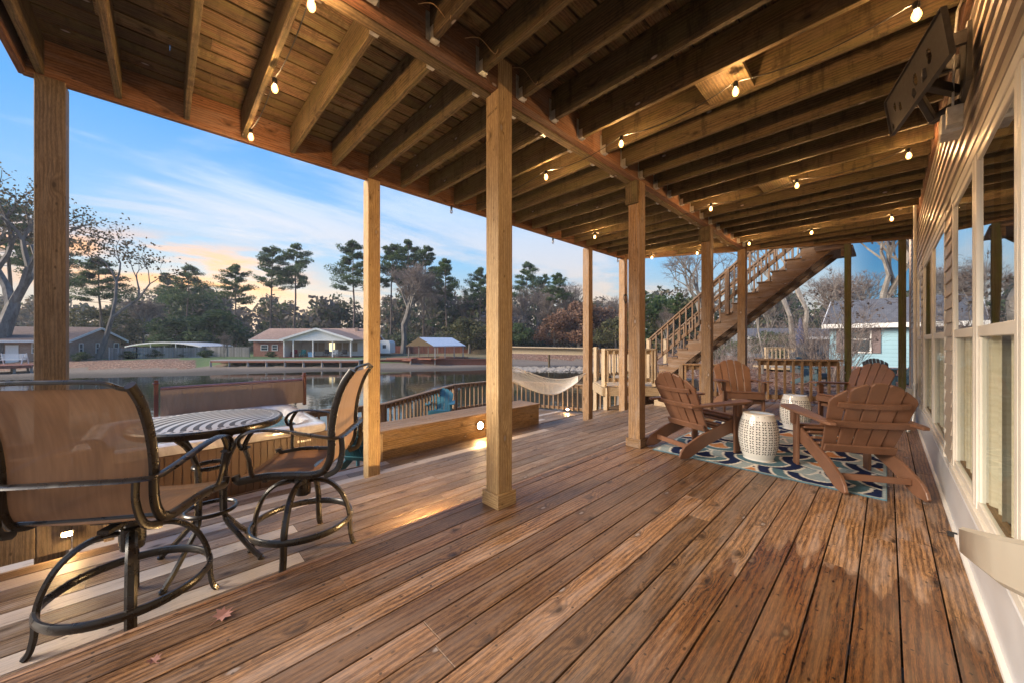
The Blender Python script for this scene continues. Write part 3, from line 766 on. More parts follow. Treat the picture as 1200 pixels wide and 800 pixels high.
def stairrail(y,label):
    sl=Vector((X1-X0,0,(NT_)*RS)).normalized()
    a=Vector((X0-.02,y,.20+RS)); b=Vector((X1+.15,y,.20+RS+(NT_)*RS*1.045))
    for h_,nm,w_,hh in ((.84,'handrail',.10,.035),(.785,'upper_rail',.036,.08),(.16,'lower_rail',.036,.08)):
        mb=MB(); mb.beam(a+Vector((0,0,h_)),b+Vector((0,0,h_)),w_,hh,up=(0,0,1)); mb.build(nm,M['stair'],st,bevel=.003)
    n=24
    for k in range(n):
        p=a+(b-a)*((k+.5)/n)+Vector((0,-.036,0)); mb=MB(); mb.beam(p+Vector((0,0,.10)),p+Vector((0,0,.80)),.034,.034,up=(1,0,0)); mb.build('baluster',M['stair'],st)
    for kk in (0.0,.52,):
        p=a+(b-a)*kk; mb=MB(); mb.box((p.x-.045,y-.045,p.z-.18 if kk else .20),(p.x+.045,y+.045,p.z+.88)); mb.build('newel_post',M['railpale'] if not kk else M['stair'],st,bevel=.003)
stairrail(YN-.02,''); stairrail(YF+.0,'')
mb=MB(); mb.box((-2.55,YF-.1,-.2),(-2.43,YF+.02,1.6)); mb.build('support_leg',M['stair'],st)
mb=MB(); mb.box((-1.0,YN-.06,3.0),(-.45,YF,3.05)); mb.box((-.62,YN-.03,2.86),(-.46,YN+.1,3.0)); mb.box((-1.02,YN-.05,3.055),(-.5,YN-.012,3.33)); mb.build('head_block',M['stair'],st,bevel=.003)
# ---------------------------------------------------------------- furniture
def arc(cx,cy,r,a0,a1,n): return [(cx+r*math.cos(R(a0+(a1-a0)*i/n)),cy+r*math.sin(R(a0+(a1-a0)*i/n))) for i in range(n+1)]
def spline(pts,n=6):
    P=[Vector(p) for p in pts]; out=[]
    for i in range(len(P)-1):
        p0=P[max(i-1,0)];p1=P[i];p2=P[i+1];p3=P[min(i+2,len(P)-1)]
        for k in range(n):
            t=k/n; out.append(.5*((2*p1)+(p2-p0)*t+(2*p0-5*p1+4*p2-p3)*t*t+(-p0+3*p1-3*p2+p3)*t**3))
    out.append(P[-1]); return out
def adirondack(mat,label,loc,face,name='adirondack_chair',nb=5,sc=1.0,group=None):
    """local +x is where the sitter looks"""
    t=thing(name,label,'chair',loc,math.atan2(face[1],face[0]),group)
    e=Vector
    for sy in (-1,1):
        # curved rear leg / side rail
        pol=[(.34,.385),(.35,.30),(.33,.245),(.10,.185),(-.12,.115),(-.26,.052),(-.34,.012),(-.39,0),(-.48,0),(-.50,.02),(-.48,.07),(-.43,.125),(-.33,.175),(-.22,.225),(-.02,.285),(.15,.335),(.25,.37)]
        pol=[(x*sc,z*sc) for x,z in pol]
        mb=MB(); mb.prism(pol,(0,sy*.255*sc,0),(1,0,0),(0,0,1),.026*sc); mb.build('rear_leg',mat,t,bevel=.004)
        mb=MB(); mb.prism([(.225*sc,0),(.305*sc,0),(.31*sc,.535*sc),(.22*sc,.535*sc)],(0,sy*.285*sc,0),(1,0,0),(0,0,1),.026*sc); mb.build('front_leg',mat,t,bevel=.004)
        mb=MB(); mb.prism([(.235*sc,.40*sc),(.295*sc,.40*sc),(.30*sc,.533*sc),(.22*sc,.533*sc)],(0,sy*.3135*sc,0),(1,0,0),(0,0,1),.026*sc); mb.build('arm_bracket',mat,t,bevel=.003)
        top=[(.39,.245),(.40,.30),(.39,.375),(.33,.395),(.20,.39),(.0,.375),(-.20,.35),(-.36,.335),(-.40,.32),(-.40,.275),(-.2,.262),(.0,.252),(.2,.243)]
        top=[(x*sc,sy*y*sc) for x,y in top]
        if sy>0: top=top[::-1]
        mb=MB(); mb.prism(top,(0,0,.548*sc),(1,0,.035),(0,1,0),.024*sc); mb.build('arm',mat,t,bevel=.004)
    # seat slats down the curve
    mb=MB(3); cur=[(.365,.372),(.29,.375),(.20,.352),(.11,.322),(.02,.296),(-.07,.27),(-.14,.25)]
    for (x,z),(x2,z2) in zip(cur[1:],cur[2:]):
        mb.beam((( x+x2)/2*sc,-.24*sc,(z+z2)/2*sc+.006),((x+x2)/2*sc,.24*sc,(z+z2)/2*sc+.006),.080*sc,.022*sc,up=((z-z2)*1.0,0,(x-x2)))
    mb.beam((.322*sc,-.268*sc,.384*sc),(.322*sc,.268*sc,.384*sc),.075*sc,.022*sc)
    mb.build('seat',mat,t,bevel=.004)
    mb=MB(); mb.prism([(-.27*sc,.28*sc),(.27*sc,.28*sc),(.27*sc,.368*sc),(-.27*sc,.368*sc)],(.362*sc,0,0),(0,1,0),(0,0,1),.022*sc); mb.build('apron',mat,t,bevel=.004)
    # back: fan of slats with a rounded top, leaning
    O=Vector((-.115,0,.245))*sc; up=Vector((-.44,0,.90)).normalized(); 
    mb=MB(4); tot=.50; wb=tot/nb
    for k in range(nb):
        c=(k-(nb-1)/2); a=c*.018*(5/nb); x0=c*wb; wB=wb*.5-.004; wT=(wb+.018*(5/nb)*1.05)*.5-.004
        H=lambda x: .70-1.9*x*x
        xt=x0+a*.70/.6*.9
        xl,xr=xt-wT,xt+wT
        pl=[(x0-wB,0),(x0+wB,0),(xr,H(xr)-.012)]+[(xl+(xr-xl)*q,H(xl+(xr-xl)*q)+.006) for q in (.85,.6,.4,.15)]+[(xl,H(xl)-.012)]
        # slight dish of the back
        dish=Vector((.018*(abs(c)/max(1,(nb-1)/2))**2,0,0))*sc
        mb.prism([(x*sc,y*sc) for x,y in pl],O+dish,(0,1,0),up,.020*sc)
    mb.build('backrest',mat,t,bevel=.004)
    bn=up.cross(Vector((0,1,0))).normalized()
    for s_,w_,h_ in ((.06,.50,.07),(.315,.64,.055),(.50,.47,.045)):
        c=O+up*(s_*sc); n_=8; P=[]
        back=Vector((-up.z,0,up.x))  # behind the slats
        pts=[c+back*(.024*sc-(.030*(abs(q)/1.0)**2 if s_>.1 else 0)*sc*.6)+Vector((0,q*w_/2*sc,0)) for q in [(-1+2*i/n_) for i in range(n_+1)]]
        mb=MB(); 
        n0=None
        for a_,b_ in zip(pts,pts[1:]): mb.beam(a_-(b_-a_)*.02,b_+(b_-a_)*.02,.022*sc,h_*sc,up=up,r=.5)
        mb.build('back_batten',mat,t,bevel=.002)
    mb=MB(); mb.beam((-.34*sc,-.24*sc,.10*sc),(-.34*sc,.24*sc,.10*sc),.024*sc,.05*sc); mb.build('stretcher',mat,t,bevel=.003)
    mb=MB(); mb.beam((.27*sc,-.27*sc,.22*sc),(.27*sc,.27*sc,.22*sc),.022*sc,.05*sc); mb.build('stretcher',mat,t,bevel=.003)
    return t
G1='brown adirondack chairs round the rug'
z=L0+.012
adirondack(M['poly_brown'],'brown slatted adirondack chair left of the white stools, seen from its side',(-1.508,4.38,z),(.42,.91),group=G1)
adirondack(M['poly_brown'],'brown adirondack chair facing the camera at the far side of the rug',(-1.78,7.10,z),(.52,-.85),group=G1)
adirondack(M['poly_brown'],'brown slatted adirondack chair nearest the house windows, seen from behind',(-.247,4.435,z),(-.50,.87),group=G1)
adirondack(M['poly_brown'],'brown slatted adirondack chair mostly hidden behind the nearest brown chair, facing the rug',(-.35,7.6,z),(-.58,-.81),group=G1)
adirondack(M['poly_teal'],'teal adirondack chair by the lakeside railing behind the bench box',(-8.45,5.45,L3+.003),(.75,-.66),sc=1.02,group='teal adirondack chairs on the lakeside deck')
adirondack(M['poly_teal'],'dark teal adirondack chair mostly hidden behind the slim post and the bench box',(-6.15,2.45,L3+.003),(-.6,.8),sc=1.0,group='teal adirondack chairs on the lakeside deck')

# swivel counter stools
def stool(label,loc,face,legrot=0):
    t=thing('swivel_stool',label,'bar stool',loc,math.atan2(face[1],face[0]),'swivel stools at the round table')
    md=M['metal_dark']
    hub=.47
    mb=MB(); mb.lathe([(.0,.36),(.045,.36),(.05,.40),(.05,.47),(.03,.475),(.03,.525),(.0,.525)],n=20); mb.box((-.10,-.10,.527),(.12,.10,.545)); mb.box((-.16,-.025,.505),(.17,.025,.526)); mb.build('swivel_hub',md,t,bevel=.002)
    mb=MB(); mb.box((-.11,-.27,.546),(-.08,.27,.566)); mb.box((.10,-.27,.546),(.13,.27,.566)); mb.build('seat_support',md,t,bevel=.002)
    for k in range(4):
        a=math.pi/4+k*math.pi/2+legrot; c,s=math.cos(a),math.sin(a)
        prof=[(.025,.445),(.09,.455),(.17,.43),(.24,.36),(.283,.26),(.298,.17),(.300,.10),(.312,.03),(.33,0)]
        pts=spline([(r*c,r*s,z) for r,z in prof],4)
        mb=MB(); mb.tube(pts,.019,6,flat=(.75,1.1)); mb.build('leg',md,t,smooth=True)
    mb=MB(); mb.tube([(.30*math.cos(2*math.pi*i/48),.30*math.sin(2*math.pi*i/48),.185) for i in range(48)],.019,8,closed=True,flat=(1.15,.7)); mb.build('foot_ring',md,t,smooth=True)
    prof=[(.27,.60),(.255,.565),(.21,.57),(.10,.585),(-.04,.582),(-.15,.578),(-.215,.60),(-.25,.66),(-.262,.74),(-.262,.84),(-.275,.95),(-.30,1.05),(-.335,1.14),(-.385,1.215)]
    sp=spline([(x,0,z) for x,z in prof],4)
    for sy in (-1,1):
        mb=MB(); mb.tube([p+Vector((0,sy*.275,0)) for p in sp],.021,8,flat=(1.1,.8)); mb.build('side_frame',md,t,smooth=True)
    # the sling: seat and back
    def slg(idx,name):
        mb=MB(5); L=0; W_=.258; n=10
        for a,b in zip(idx,idx[1:]):
            p,q=sp[a],sp[b]; l=(q-p).length
            for j in range(n):
                y0,y1=-W_+2*W_*j/n,-W_+2*W_*(j+1)/n
                sg=lambda y:-.014*(1-(y/W_)**2)
                up=Vector((0,0,1)) if name=='seat' else Vector((1,0,0))
                mb.quad(p+Vector((0,y0,0))+up*sg(y0),p+Vector((0,y1,0))+up*sg(y1),q+Vector((0,y1,0))+up*sg(y1),q+Vector((0,y0,0))+up*sg(y0),
                   uv=[(y0,L),(y1,L),(y1,L+l),(y0,L+l)],r=.5)
            L+=l
        o=mb.build(name,M['sling'],t)
        bm=bmesh.new(); bm.from_mesh(o.data); bmesh.ops.remove_doubles(bm,verts=bm.verts,dist=.0005); bm.to_mesh(o.data); bm.free()
        o.data.polygons.foreach_set('use_smooth',[True]*len(o.data.polygons))
    n=len(sp); k=6*4
    slg(list(range(2,k+1)),'seat'); slg(list(range(k+2,n-1)),'backrest')
    e=sp[-2]; f=sp[-1]
    mb=MB(); mb.tube(spline([(f.x+.015,-.275,f.z-.022),(f.x-.0,-.24,f.z-.012),(f.x-.005,-.17,f.z+.012),(f.x-.006,0,f.z+.016),(f.x-.005,.17,f.z+.012),(f.x-.0,.24,f.z-.012),(f.x+.015,.275,f.z-.022)],5),.010,8); mb.build('top_rail',md,t,smooth=True)
    mb=MB(); mb.tube([(-.228,-.27,.612),(-.228,.27,.612)],.009,6); mb.build('cross_bar',md,t,smooth=True)
    # arm band: one flat strap round the back and forward to both arms
    half=[(-.315,0,.80),(-.315,.20,.80),(-.30,.285,.802),(-.27,.305,.805),(-.15,.315,.83),(.0,.318,.862),(.12,.318,.872),(.20,.316,.855),(.235,.314,.81),(.215,.312,.765),(.18,.31,.775)]
    full=[(x,-y,z) for x,y,z in half[::-1]][:-1]+half
    mb=MB(); mb.tube(spline(full,5),.019,6,flat=(.45,1.15)); mb.build('arm_band',md,t,smooth=True)
    for sy in (-1,1):
        mb=MB(); mb.tube(spline([(.16,sy*.312,.868),(.20,sy*.312,.79),(.185,sy*.305,.70),(.18,sy*.29,.62),(.17,sy*.275,.575)],5),.012,6); mb.build('arm_support',md,t,smooth=True)
        mb=MB(); mb.tube(spline([(-.31,sy*.24,.80),(-.315,sy*.245,.70),(-.29,sy*.26,.60),(-.22,sy*.275,.565)],5),.016,6,flat=(1.2,.6)); mb.build('back_support',md,t,smooth=True)
    return t
stool('dark metal swivel stool at the left edge, tan mesh back towards the camera',(-2.63,-.112,L1+.002),(-.83,.56),legrot=-.17)
stool('dark metal swivel stool right of the round table, side-on beside the slim post',(-2.757,.684,L1+.002),(-.56,-.83),legrot=.785)

# round counter-height table
def tabletop_mat():
    m,t,b=new_mat('cast aluminium table top'); P=t.add('ShaderNodeTexCoord').outputs['Object']; S=t.sep(P)
    r=t.vmath('LENGTH',t.comb(S[0],S[1],0))
    q=t.vmath('LENGTH',t.comb(t.math('SUBTRACT',S[0],.33),t.math('SUBTRACT',S[1],.32),0))
    fr=t.math('FRACT',t.math('DIVIDE',q,.062)); band=t.math('GREATER_THAN',fr,.5)
    a=t.math('ARCTAN2',t.math('SUBTRACT',S[1],.32),t.math('SUBTRACT',S[0],.33))
    w1=t.math('GREATER_THAN',t.math('SINE',t.math('MULTIPLY',a,170)),.55); w2=t.math('GREATER_THAN',t.math('SINE',t.math('MULTIPLY',q,1100)),.3)
    hole=t.math('MULTIPLY',band,t.math('MAXIMUM',w1,w2))
    inn=t.math('LESS_THAN',r,.375)
    ang=t.math('ARCTAN2',S[1],S[0])
    rim=t.math('MULTIPLY',t.math('MULTIPLY',t.math('GREATER_THAN',r,.385),t.math('LESS_THAN',r,.412)),t.math('GREATER_THAN',t.math('SINE',t.math('MULTIPLY',ang,54)),.1))
    h=t.math('ADD',t.math('MULTIPLY',hole,inn),rim)
    bd=t.math('MULTIPLY',t.math('MULTIPLY',band,inn),.9)
    t.put(b.inputs['Base Color'],t.mix(h,t.mix(bd,(.46,.46,.46),(.13,.12,.11)),(.012,.010,.009)))
    b.inputs['Metallic'].default_value=.25; t.put(b.inputs['Roughness'],t.lin(bd,0,1,.30,.45))
    t.put(b.inputs['Normal'],t.bump(h,-.002,.8)); return m
tb=thing('round_table','round cast metal counter table with arc-patterned top between the two swivel stools','table',(-3.02,.22,L1+.002))
mb=MB(); H=.72-L1; tb.scale=(.88,.88,1); mb.lathe([(0,H-.012),(.425,H-.012),(.425,H-.004),(.418,H),(0,H)],n=96); tt=mb.build('tabletop',tabletop_mat(),tb,smooth=True)
mb=MB(); mb.lathe([(.405,H-.05),(.43,H-.045),(.442,H-.03),(.445,H-.012),(.438,H-.002),(.427,H-.001),(.425,H-.013),(.405,H-.014)],n=96); mb.build('rim',M['metal_dark'],tb,smooth=True)
for k in range(4):
    a=R(46.06)+k*math.pi/2; a+=R(0); c,s=math.cos(a),math.sin(a)
    prof=[(.31,H-.03),(.27,H-.07),(.19,H-.14),(.115,H-.27),(.10,.50),(.10,.30),(.12,.24),(.20,.155),(.30,.06),(.365,.012)]
    mb=MB(); mb.tube(spline([(r*c,r*s,z) for r,z in prof],4),.017,6); mb.lathe([(0,0),(.022,0),(.022,.012),(0,.014)],(.365*c,.365*s,0),n=12); mb.build('leg',M['metal_dark'],tb,smooth=True)
for r,z in ((.10,.60),(.15,.32)):
    mb=MB(); mb.tube([(r*math.cos(2*math.pi*i/32),r*math.sin(2*math.pi*i/32),z) for i in range(32)],.013,8,closed=True); mb.build('leg_ring',M['metal_dark'],tb,smooth=True)

# white ceramic garden stools: barrel pierced with little leaf-shaped holes
def garden_stool_mat():
    m,t,b=new_mat('pierced glazed ceramic'); uv=uvc(t); S=t.sep(uv)
    f=t.noise(uv,3,3,.5,dim='2D')
    t.put(b.inputs['Base Color'],t.mix(f,(.72,.71,.66),(.82,.81,.77))); b.inputs['Roughness'].default_value=.14; b.inputs['Coat Weight'].default_value=.5; return m
GM=garden_stool_mat()
def garden_stool(label,loc):
    t=thing('garden_stool',label,'stool',loc,.2,'white ceramic garden stools on the rug')
    prof=[(0,0),(.125,0),(.133,.008),(.135,.02),(.150,.06),(.168,.13),(.177,.20),(.179,.245),(.175,.30),(.163,.37),(.148,.42),(.140,.445),(.137,.460),(.128,.470),(.05,.474),(0,.474)]
    sp=[(max(0,p.x),p.z) for p in spline([(r,0,z) for r,z in prof],4)]
    mb=MB(2); mb.lathe(sp,n=64,r=.2)
    nbody=len(mb.f)
    def rad(z):
        for (r0,z0),(r1,z1) in zip(sp,sp[1:]):
            if z0<=z<=z1 and z1>z0: return r0+(r1-r0)*(z-z0)/(z1-z0)
        return .15
    rows=7; cols=20
    for i in range(rows):
        z0=.095+i*.049
        for j in range(cols):
            a0=2*math.pi*(j+.5*(i%2)*0)/cols
            for q in range(4):
                an=math.pi/4+q*math.pi/2; cx,cz=math.cos(an)*.0158,math.sin(an)*.0158
                ex=(math.cos(an),math.sin(an)); ey=(-ex[1],ex[0]); n=len(mb.v); pts=[]
                for (l,w) in ((-.0115,0),(-.005,.0046),(.003,.0050),(.0115,0),(.003,-.0050),(-.005,-.0046)):
                    dx=cx+ex[0]*l+ey[0]*w; dz=cz+ex[1]*l+ey[1]*w; z_=z0+dz; r_=rad(z_)+.0007; a_=a0+dx/.165
                    pts.append((r_*math.cos(a_),r_*math.sin(a_),z_))
                mb.v.extend(pts); mb.face([n+k for k in range(6)],None,.5)
    for j in range(16):                      # row of dots under the lip
        a0=2*math.pi*j/16; z0=.448; n=len(mb.v)
        mb.v.extend([((rad(z0)+.001)*math.cos(a0+math.cos(k)*.022),(rad(z0)+.001)*math.sin(a0+math.cos(k)*.022),z0+math.sin(k)*.0035) for k in [i*math.pi/3 for i in range(6)]]); mb.face([n+k for k in range(6)],None,.5)
    o=mb.build('body',GM,t,smooth=True); o.data.materials.append(M['black'])
    for i,p_ in enumerate(o.data.polygons): p_.material_index=1 if i>=nbody else 0
    return t
garden_stool('white pierced ceramic garden stool nearest the camera, between the two near brown chairs',(-.93,4.45,.012))
garden_stool('white pierced ceramic garden stool farther back on the rug, beside the chair facing the camera',(-.89,6.35,.012))

# rug: overlapping fans in navy, teal, pale blue, orange and cream
def rug():
    x0,x1,y0,y1=-1.84,.0,3.98,6.85; h=.0105
    nx=int((x1-x0)/h); ny=int((y1-y0)/h); rg=random.Random(4)
    NAVY=(.012,.022,.075); TEAL=(.085,.17,.22); PALE=(.32,.40,.43); ORG=(.52,.24,.10); CRM=(.66,.65,.60)
    Rr=.47; pal=[[NAVY,TEAL,NAVY,PALE],[TEAL,NAVY,PALE,ORG],[NAVY,PALE,NAVY,ORG],[PALE,NAVY,TEAL,NAVY],[TEAL,NAVY,TEAL,ORG]]
    cache={}
    def c(x,y):
        m=min(x-x0,x1-x,y-y0,y1-y)
        if m<.03: return PALE if m>.008 else TEAL
        # fans open towards +y; rows nearer the camera lie over those behind
        best=None
        row=int((y-y0)/(Rr*.5))
        for rw in range(row+1,row-3,-1):
            cy=y0+rw*Rr*.5; off=(rw%2)*Rr
            k=round((x-x0-off)/(2*Rr)); cx=x0+off+k*2*Rr
            d=math.hypot(x-cx,(y-cy)*1.0)
            # the scales point at the camera: visible part is below the centre
            if d<Rr and y<=cy+.0:
                best=(d,rw,k); 
                break
            if d<Rr: best=best or (d,rw,k)
        if not best: return CRM
        d,rw,k=best
        p=cache.setdefault((rw,k),pal[(rw*3+k*2)%5])
        q=d/Rr; e=.030
        for lim,i in ((.97,0),(.74,1),(.50,2),(.27,3)):
            pass
        edges=(1.0,.76,.52,.28)
        for i,ed in enumerate(edges):
            if q>ed-.05 : return CRM
            nxt=edges[i+1] if i<3 else 0
            if q>nxt: return p[i]
        return p[3]
    v=[];cols=[]
    for j in range(ny+1):
        for i in range(nx+1):
            x=x0+(x1-x0)*i/nx; y=y0+(y1-y0)*j/ny
            v.append((x,y,.0105+.0008*rg.random())); k=c(x,y); s=.82+.36*rg.random(); cols.append((k[0]*s,k[1]*s,k[2]*s,1))
    f=[(j*(nx+1)+i,j*(nx+1)+i+1,(j+1)*(nx+1)+i+1,(j+1)*(nx+1)+i) for j in range(ny) for i in range(nx)]
    me=bpy.data.meshes.new('rug'); me.from_pydata(v,[],f); a=me.color_attributes.new('pile','FLOAT_COLOR','POINT'); a.data.foreach_set('color',[q for k in cols for q in k])
    m,t,b=new_mat('flat woven rug'); t.put(b.inputs['Base Color'],t.add('ShaderNodeAttribute',attribute_name='pile').outputs['Color']); b.inputs['Roughness'].default_value=.95; b.inputs['Specular IOR Level'].default_value=.1
    me.materials.append(m); o=bpy.data.objects.new('area_rug',me); col.objects.link(o)
    so=o.modifiers.new('thickness','SOLIDIFY'); so.thickness=.009; so.offset=-1
    tag(o,'flat rug of overlapping navy, teal, pale blue and orange fans under the brown chairs','rug')
rug()

# bench box with its round lamp
bb=thing('bench_box','long low timber bench box with a round glowing lamp in its side','bench',(-4.64,2.05,L2))
X_=0
for nm,(xa,xb,ya,yb) in (('front_board',(0,-.028,0,2.15)),('front_board',(0,-.028,2.153,3.14))):
    for i in range(3):
        mb=MB(); mb.box((xa-.0,ya,.003+i*.118),(xb,yb,.003+i*.118+.115)); mb.build(nm,M['bench'],bb,bevel=.003)
mb=MB()
for i in range(3):
    mb.box((-.03,3.112,.003+i*.118),(-.50,3.14,.003+i*.118+.115)); mb.box((-.03,0,.003+i*.118),(-.50,.028,.003+i*.118+.115)); mb.box((-.47,.03,.003+i*.118),(-.50,3.11,.003+i*.118+.115))
mb.build('side_boards',M['bench'],bb,bevel=.003)
mb=MB()
for i in range(4): mb.box((.012-i*.134,-.015,.358),(.012-i*.134-.130,3.155,.388))
mb.build('top_boards',M['rail'],bb,bevel=.003)
mb=MB(); mb.box((.002,-.02,.0),(.03,.03,.357)); mb.build('corner_strip',M['railpale'],bb)
pl=ground(560,502,0)  # direction only
u=-38; ray=(-305.1+.694*u, 294.1+.72*u); tt_=-4.64/ray[0]; ly=ray[1]*tt_
lp=thing('bench_lamp','round glowing lamp set in the side of the bench box','lamp',(-4.638,ly,L2+.20))
def disc_lamp(parent,ax,r=.068):
    mb=MB(); n=24
    def ring(R0,x): return [tuple(Vector((x*ax,0,0))+Vector((0,R0*math.cos(2*math.pi*i/n),R0*math.sin(2*math.pi*i/n)))) for i in range(n)]
    A=ring(r,0.001);B=ring(r,.014); base=len(mb.v); mb.v+=A+B
    for i in range(n): mb.face([i,(i+1)%n,n+(i+1)%n,n+i],None,.5)
    mb.face([n+i for i in range(n)],None,.5); mb.build('housing',M['metal_dark'],parent)
    mb=MB(); A=ring(r*.82,.0145);B=ring(r*.55,.026); mb.v+=A+B
    for i in range(n): mb.face([i,(i+1)%n,n+(i+1)%n,n+i],None,.5)
    mb.face([n+i for i in range(n)],None,.5); mb.build('lens',M['decklamp'],parent,smooth=True)
disc_lamp(lp,1)
# little lamps low on the deck
def step_lamp(label,loc,rz,lensmat=None,sz=1.0,cat='lamp'):
    t=thing('step_lamp',label,cat,loc,rz,'small step lamps low on the deck')
    mb=MB(); mb.box((0.0005,-.035*sz,-.022*sz),(.012,.035*sz,.022*sz)); mb.build('housing',M['metal_dark'],t)
    mb=MB(); mb.box((.0125,-.026*sz,-.014*sz),(.02,.026*sz,.014*sz)); mb.build('lens',lensmat or M['decklamp'],t); return t
step_lamp('bright step lamp on the railing foot beyond the bench box, under the hammock',(-6.95,9.12,L3+.10),-1.3,sz=1.2)
step_lamp('bright step lamp low on the plank screen under the left swivel stool',(-3.775,-.46,L1+.125),.0,sz=.8)
step_lamp('step lamp on the upper riser throwing light towards the central post',(-2.236,1.52,-.09),math.pi,M['steplamp'],1.4)
step_lamp('step lamp glowing at the foot of the lakeside railing behind the bench box',(-7.9,4.1,L3+.16),-.5,sz=1.3)
step_lamp('step lamp lighting the pale landing railing',(-4.28,7.72,.235),-.79,sz=1.0)
step_lamp('step lamp shining on the staircase rails halfway up',(-2.35,YF-.03,2.10),-1.57,sz=1.4)

# plank screen at the far left
ps=thing('plank_screen','low dark plank screen at the left edge behind the swivel stool','screen',(-3.80,0,L1))
for i in range(12):
    y=-.30-i*.148; mb=MB(); mb.box((-.03,y-.142,.002),(-.005,y,.62)); mb.build('plank',M['postdark'],ps,bevel=.002)
for y in (-.30,-.86):
    mb=MB(); mb.box((-.004,y,.002),(.026,y+.05,.62)); mb.build('batten',M['railpale'],ps,bevel=.002)
mb=MB(); mb.box((-.05,-2.1,.622),(.03,-.25,.65)); mb.build('cap',M['rail'],ps,bevel=.003)

# hot tub
ht=thing('hot_tub','sunken hot tub with brown slatted cabinet and open water behind the round table','hot tub',(-5.62,.42,L3))
TX0,TX1,TY0,TY1=-.95,.95,-1.02,1.0; TZ=.256-L3
mb=MB(6)
mb.box((TX1-.03,TY0+.05,.0),(TX1-.012,TY1-.05,TZ-.10)); mb.box((TX0+.05,TY1-.05,.0),(TX1-.05,TY1-.03,TZ-.10)); mb.box((TX0+.05,TY0+.03,.0),(TX1-.05,TY0+.05,TZ-.10)); mb.box((TX0+.012,TY0+.05,.0),(TX0+.03,TY1-.05,TZ-.10))
n=int((TY1-TY0-.1)/.062)
for i in range(n):
    y=TY0+.05+i*.062; mb.box((TX1-.012,y,.01),(TX1-.002,y+.054,TZ-.11)); 
for i in range(28):
    x=TX0+.06+i*.062; mb.box((x,TY1-.03,.01),(x+.054,TY1-.02,TZ-.11))
for sx,sy in ((TX0+.03,TY0+.03),(TX1-.06,TY0+.03),(TX0+.03,TY1-.06),(TX1-.06,TY1-.06)): mb.box((sx,sy,0),(sx+.055,sy+.055,TZ-.10))
mb.build('cabinet',plain('brown cabinet slats',(.10,.055,.03),.5,0,.2,6),ht,bevel=.003)
def shellm():
    m,t,b=new_mat('marbled acrylic shell'); tc=t.add('ShaderNodeTexCoord').outputs['Object']
    f=t.noise(tc,5,5,.6,1.2); t.put(b.inputs['Base Color'],t.mix(t.lin(f,.35,.65),(.42,.38,.36),(.72,.70,.68))); b.inputs['Roughness'].default_value=.12; b.inputs['Coat Weight'].default_value=.6; return m
def rr(x0,x1,y0,y1,r,z,n=6):
    out=[]
    for cx,cy,a in ((x1-r,y1-r,0),(x0+r,y1-r,90),(x0+r,y0+r,180),(x1-r,y0+r,270)):
        for i in range(n+1): out.append((cx+r*math.cos(R(a+90*i/n)),cy+r*math.sin(R(a+90*i/n)),z))
    return out
mb=MB(); loops=[(.0,.10,-.10),(-.01,.11,-.06),(.0,.12,-.015),(.03,.12,.0),(.15,.22,.0),(.17,.24,-.02),(.20,.25,-.10),(.30,.28,-.30),(.34,.28,-.62),(.60,.2,-.70)]
m_=28
for (ins,r,dz) in loops: mb.v+=rr(TX0+ins,TX1-ins,TY0+ins,TY1-ins,r,TZ+dz)
for i in range(len(loops)-1):
    for k in range(m_): mb.face([i*m_+k,i*m_+(k+1)%m_,(i+1)*m_+(k+1)%m_,(i+1)*m_+k],None,.5)
mb.face([(len(loops)-1)*m_+k for k in range(m_)],None,.5)
mb.build('shell',shellm(),ht,smooth=True)
mb=MB(); mb.v+=rr(TX0+.195,TX1-.195,TY0+.195,TY1-.195,.25,TZ-.085); mb.face(list(range(28)),None,.5); mb.build('water',M['spa'],ht)
mb=MB(); mb.box((TX1-.001,TY1-.32,TZ-.19),(TX1+.004,TY1-.30,TZ-.165)); 
for i in range(5): mb.box((TX1-.001,TY1-.285+i*.022,TZ-.187),(TX1+.004,TY1-.27+i*.022,TZ-.168))
mb.build('badge',M['galv'],ht)
cv=thing('hot_tub_cover','folded brown vinyl hot tub cover standing upright along the back of the tub','cover',(-6.66,.8,.215))
mb=MB(); 
for s in (0,1):
    x=-.06+s*.075; n=24; m2=4
    P=[[Vector((x+.004*math.sin(i*1.3+j),-.83+1.66*i/n,.02+.35*j/m2)) for j in range(m2+1)] for i in range(n+1)]
    for i in range(n):
        for j in range(m2):
            for sg in (0,1):
                o_=Vector((.066*sg,0,0)); q=[P[i][j]+o_,P[i+1][j]+o_,P[i+1][j+1]+o_,P[i][j+1]+o_]; mb.quad(*(q if sg else q[::-1]),r=.5)
    for sg,j in ((0,0),(1,m2)):
        for i in range(n): q=[P[i][j],P[i+1][j],P[i+1][j]+Vector((.066,0,0)),P[i][j]+Vector((.066,0,0))]; mb.quad(*q,r=.5)
    for i in (0,n):
        for j in range(m2): q=[P[i][j],P[i][j+1],P[i][j+1]+Vector((.066,0,0)),P[i][j]+Vector((.066,0,0))]; mb.quad(*q,r=.5)
mb.build('panel',M['vinyl'],cv)
mb=MB(); mb.tube([(.02,-.83,.385),(.02,.83,.385)],.024,10); mb.build('piping',plain('plum vinyl piping',(.17,.10,.12),.35,0,.1,9),cv,smooth=True)
for y in (-.87,.87):
    mb=MB(); mb.box((-.03,y-.022,-.03),(.03,y+.022,.45)); mb.box((-.05,y-.035,.45),(.05,y+.035,.462)); mb.box((-.02,y-.02,.462),(.02,y+.02,.50)); mb.build('lifter_post',plain('oxblood metal',(.10,.025,.025),.4),cv,bevel=.003)

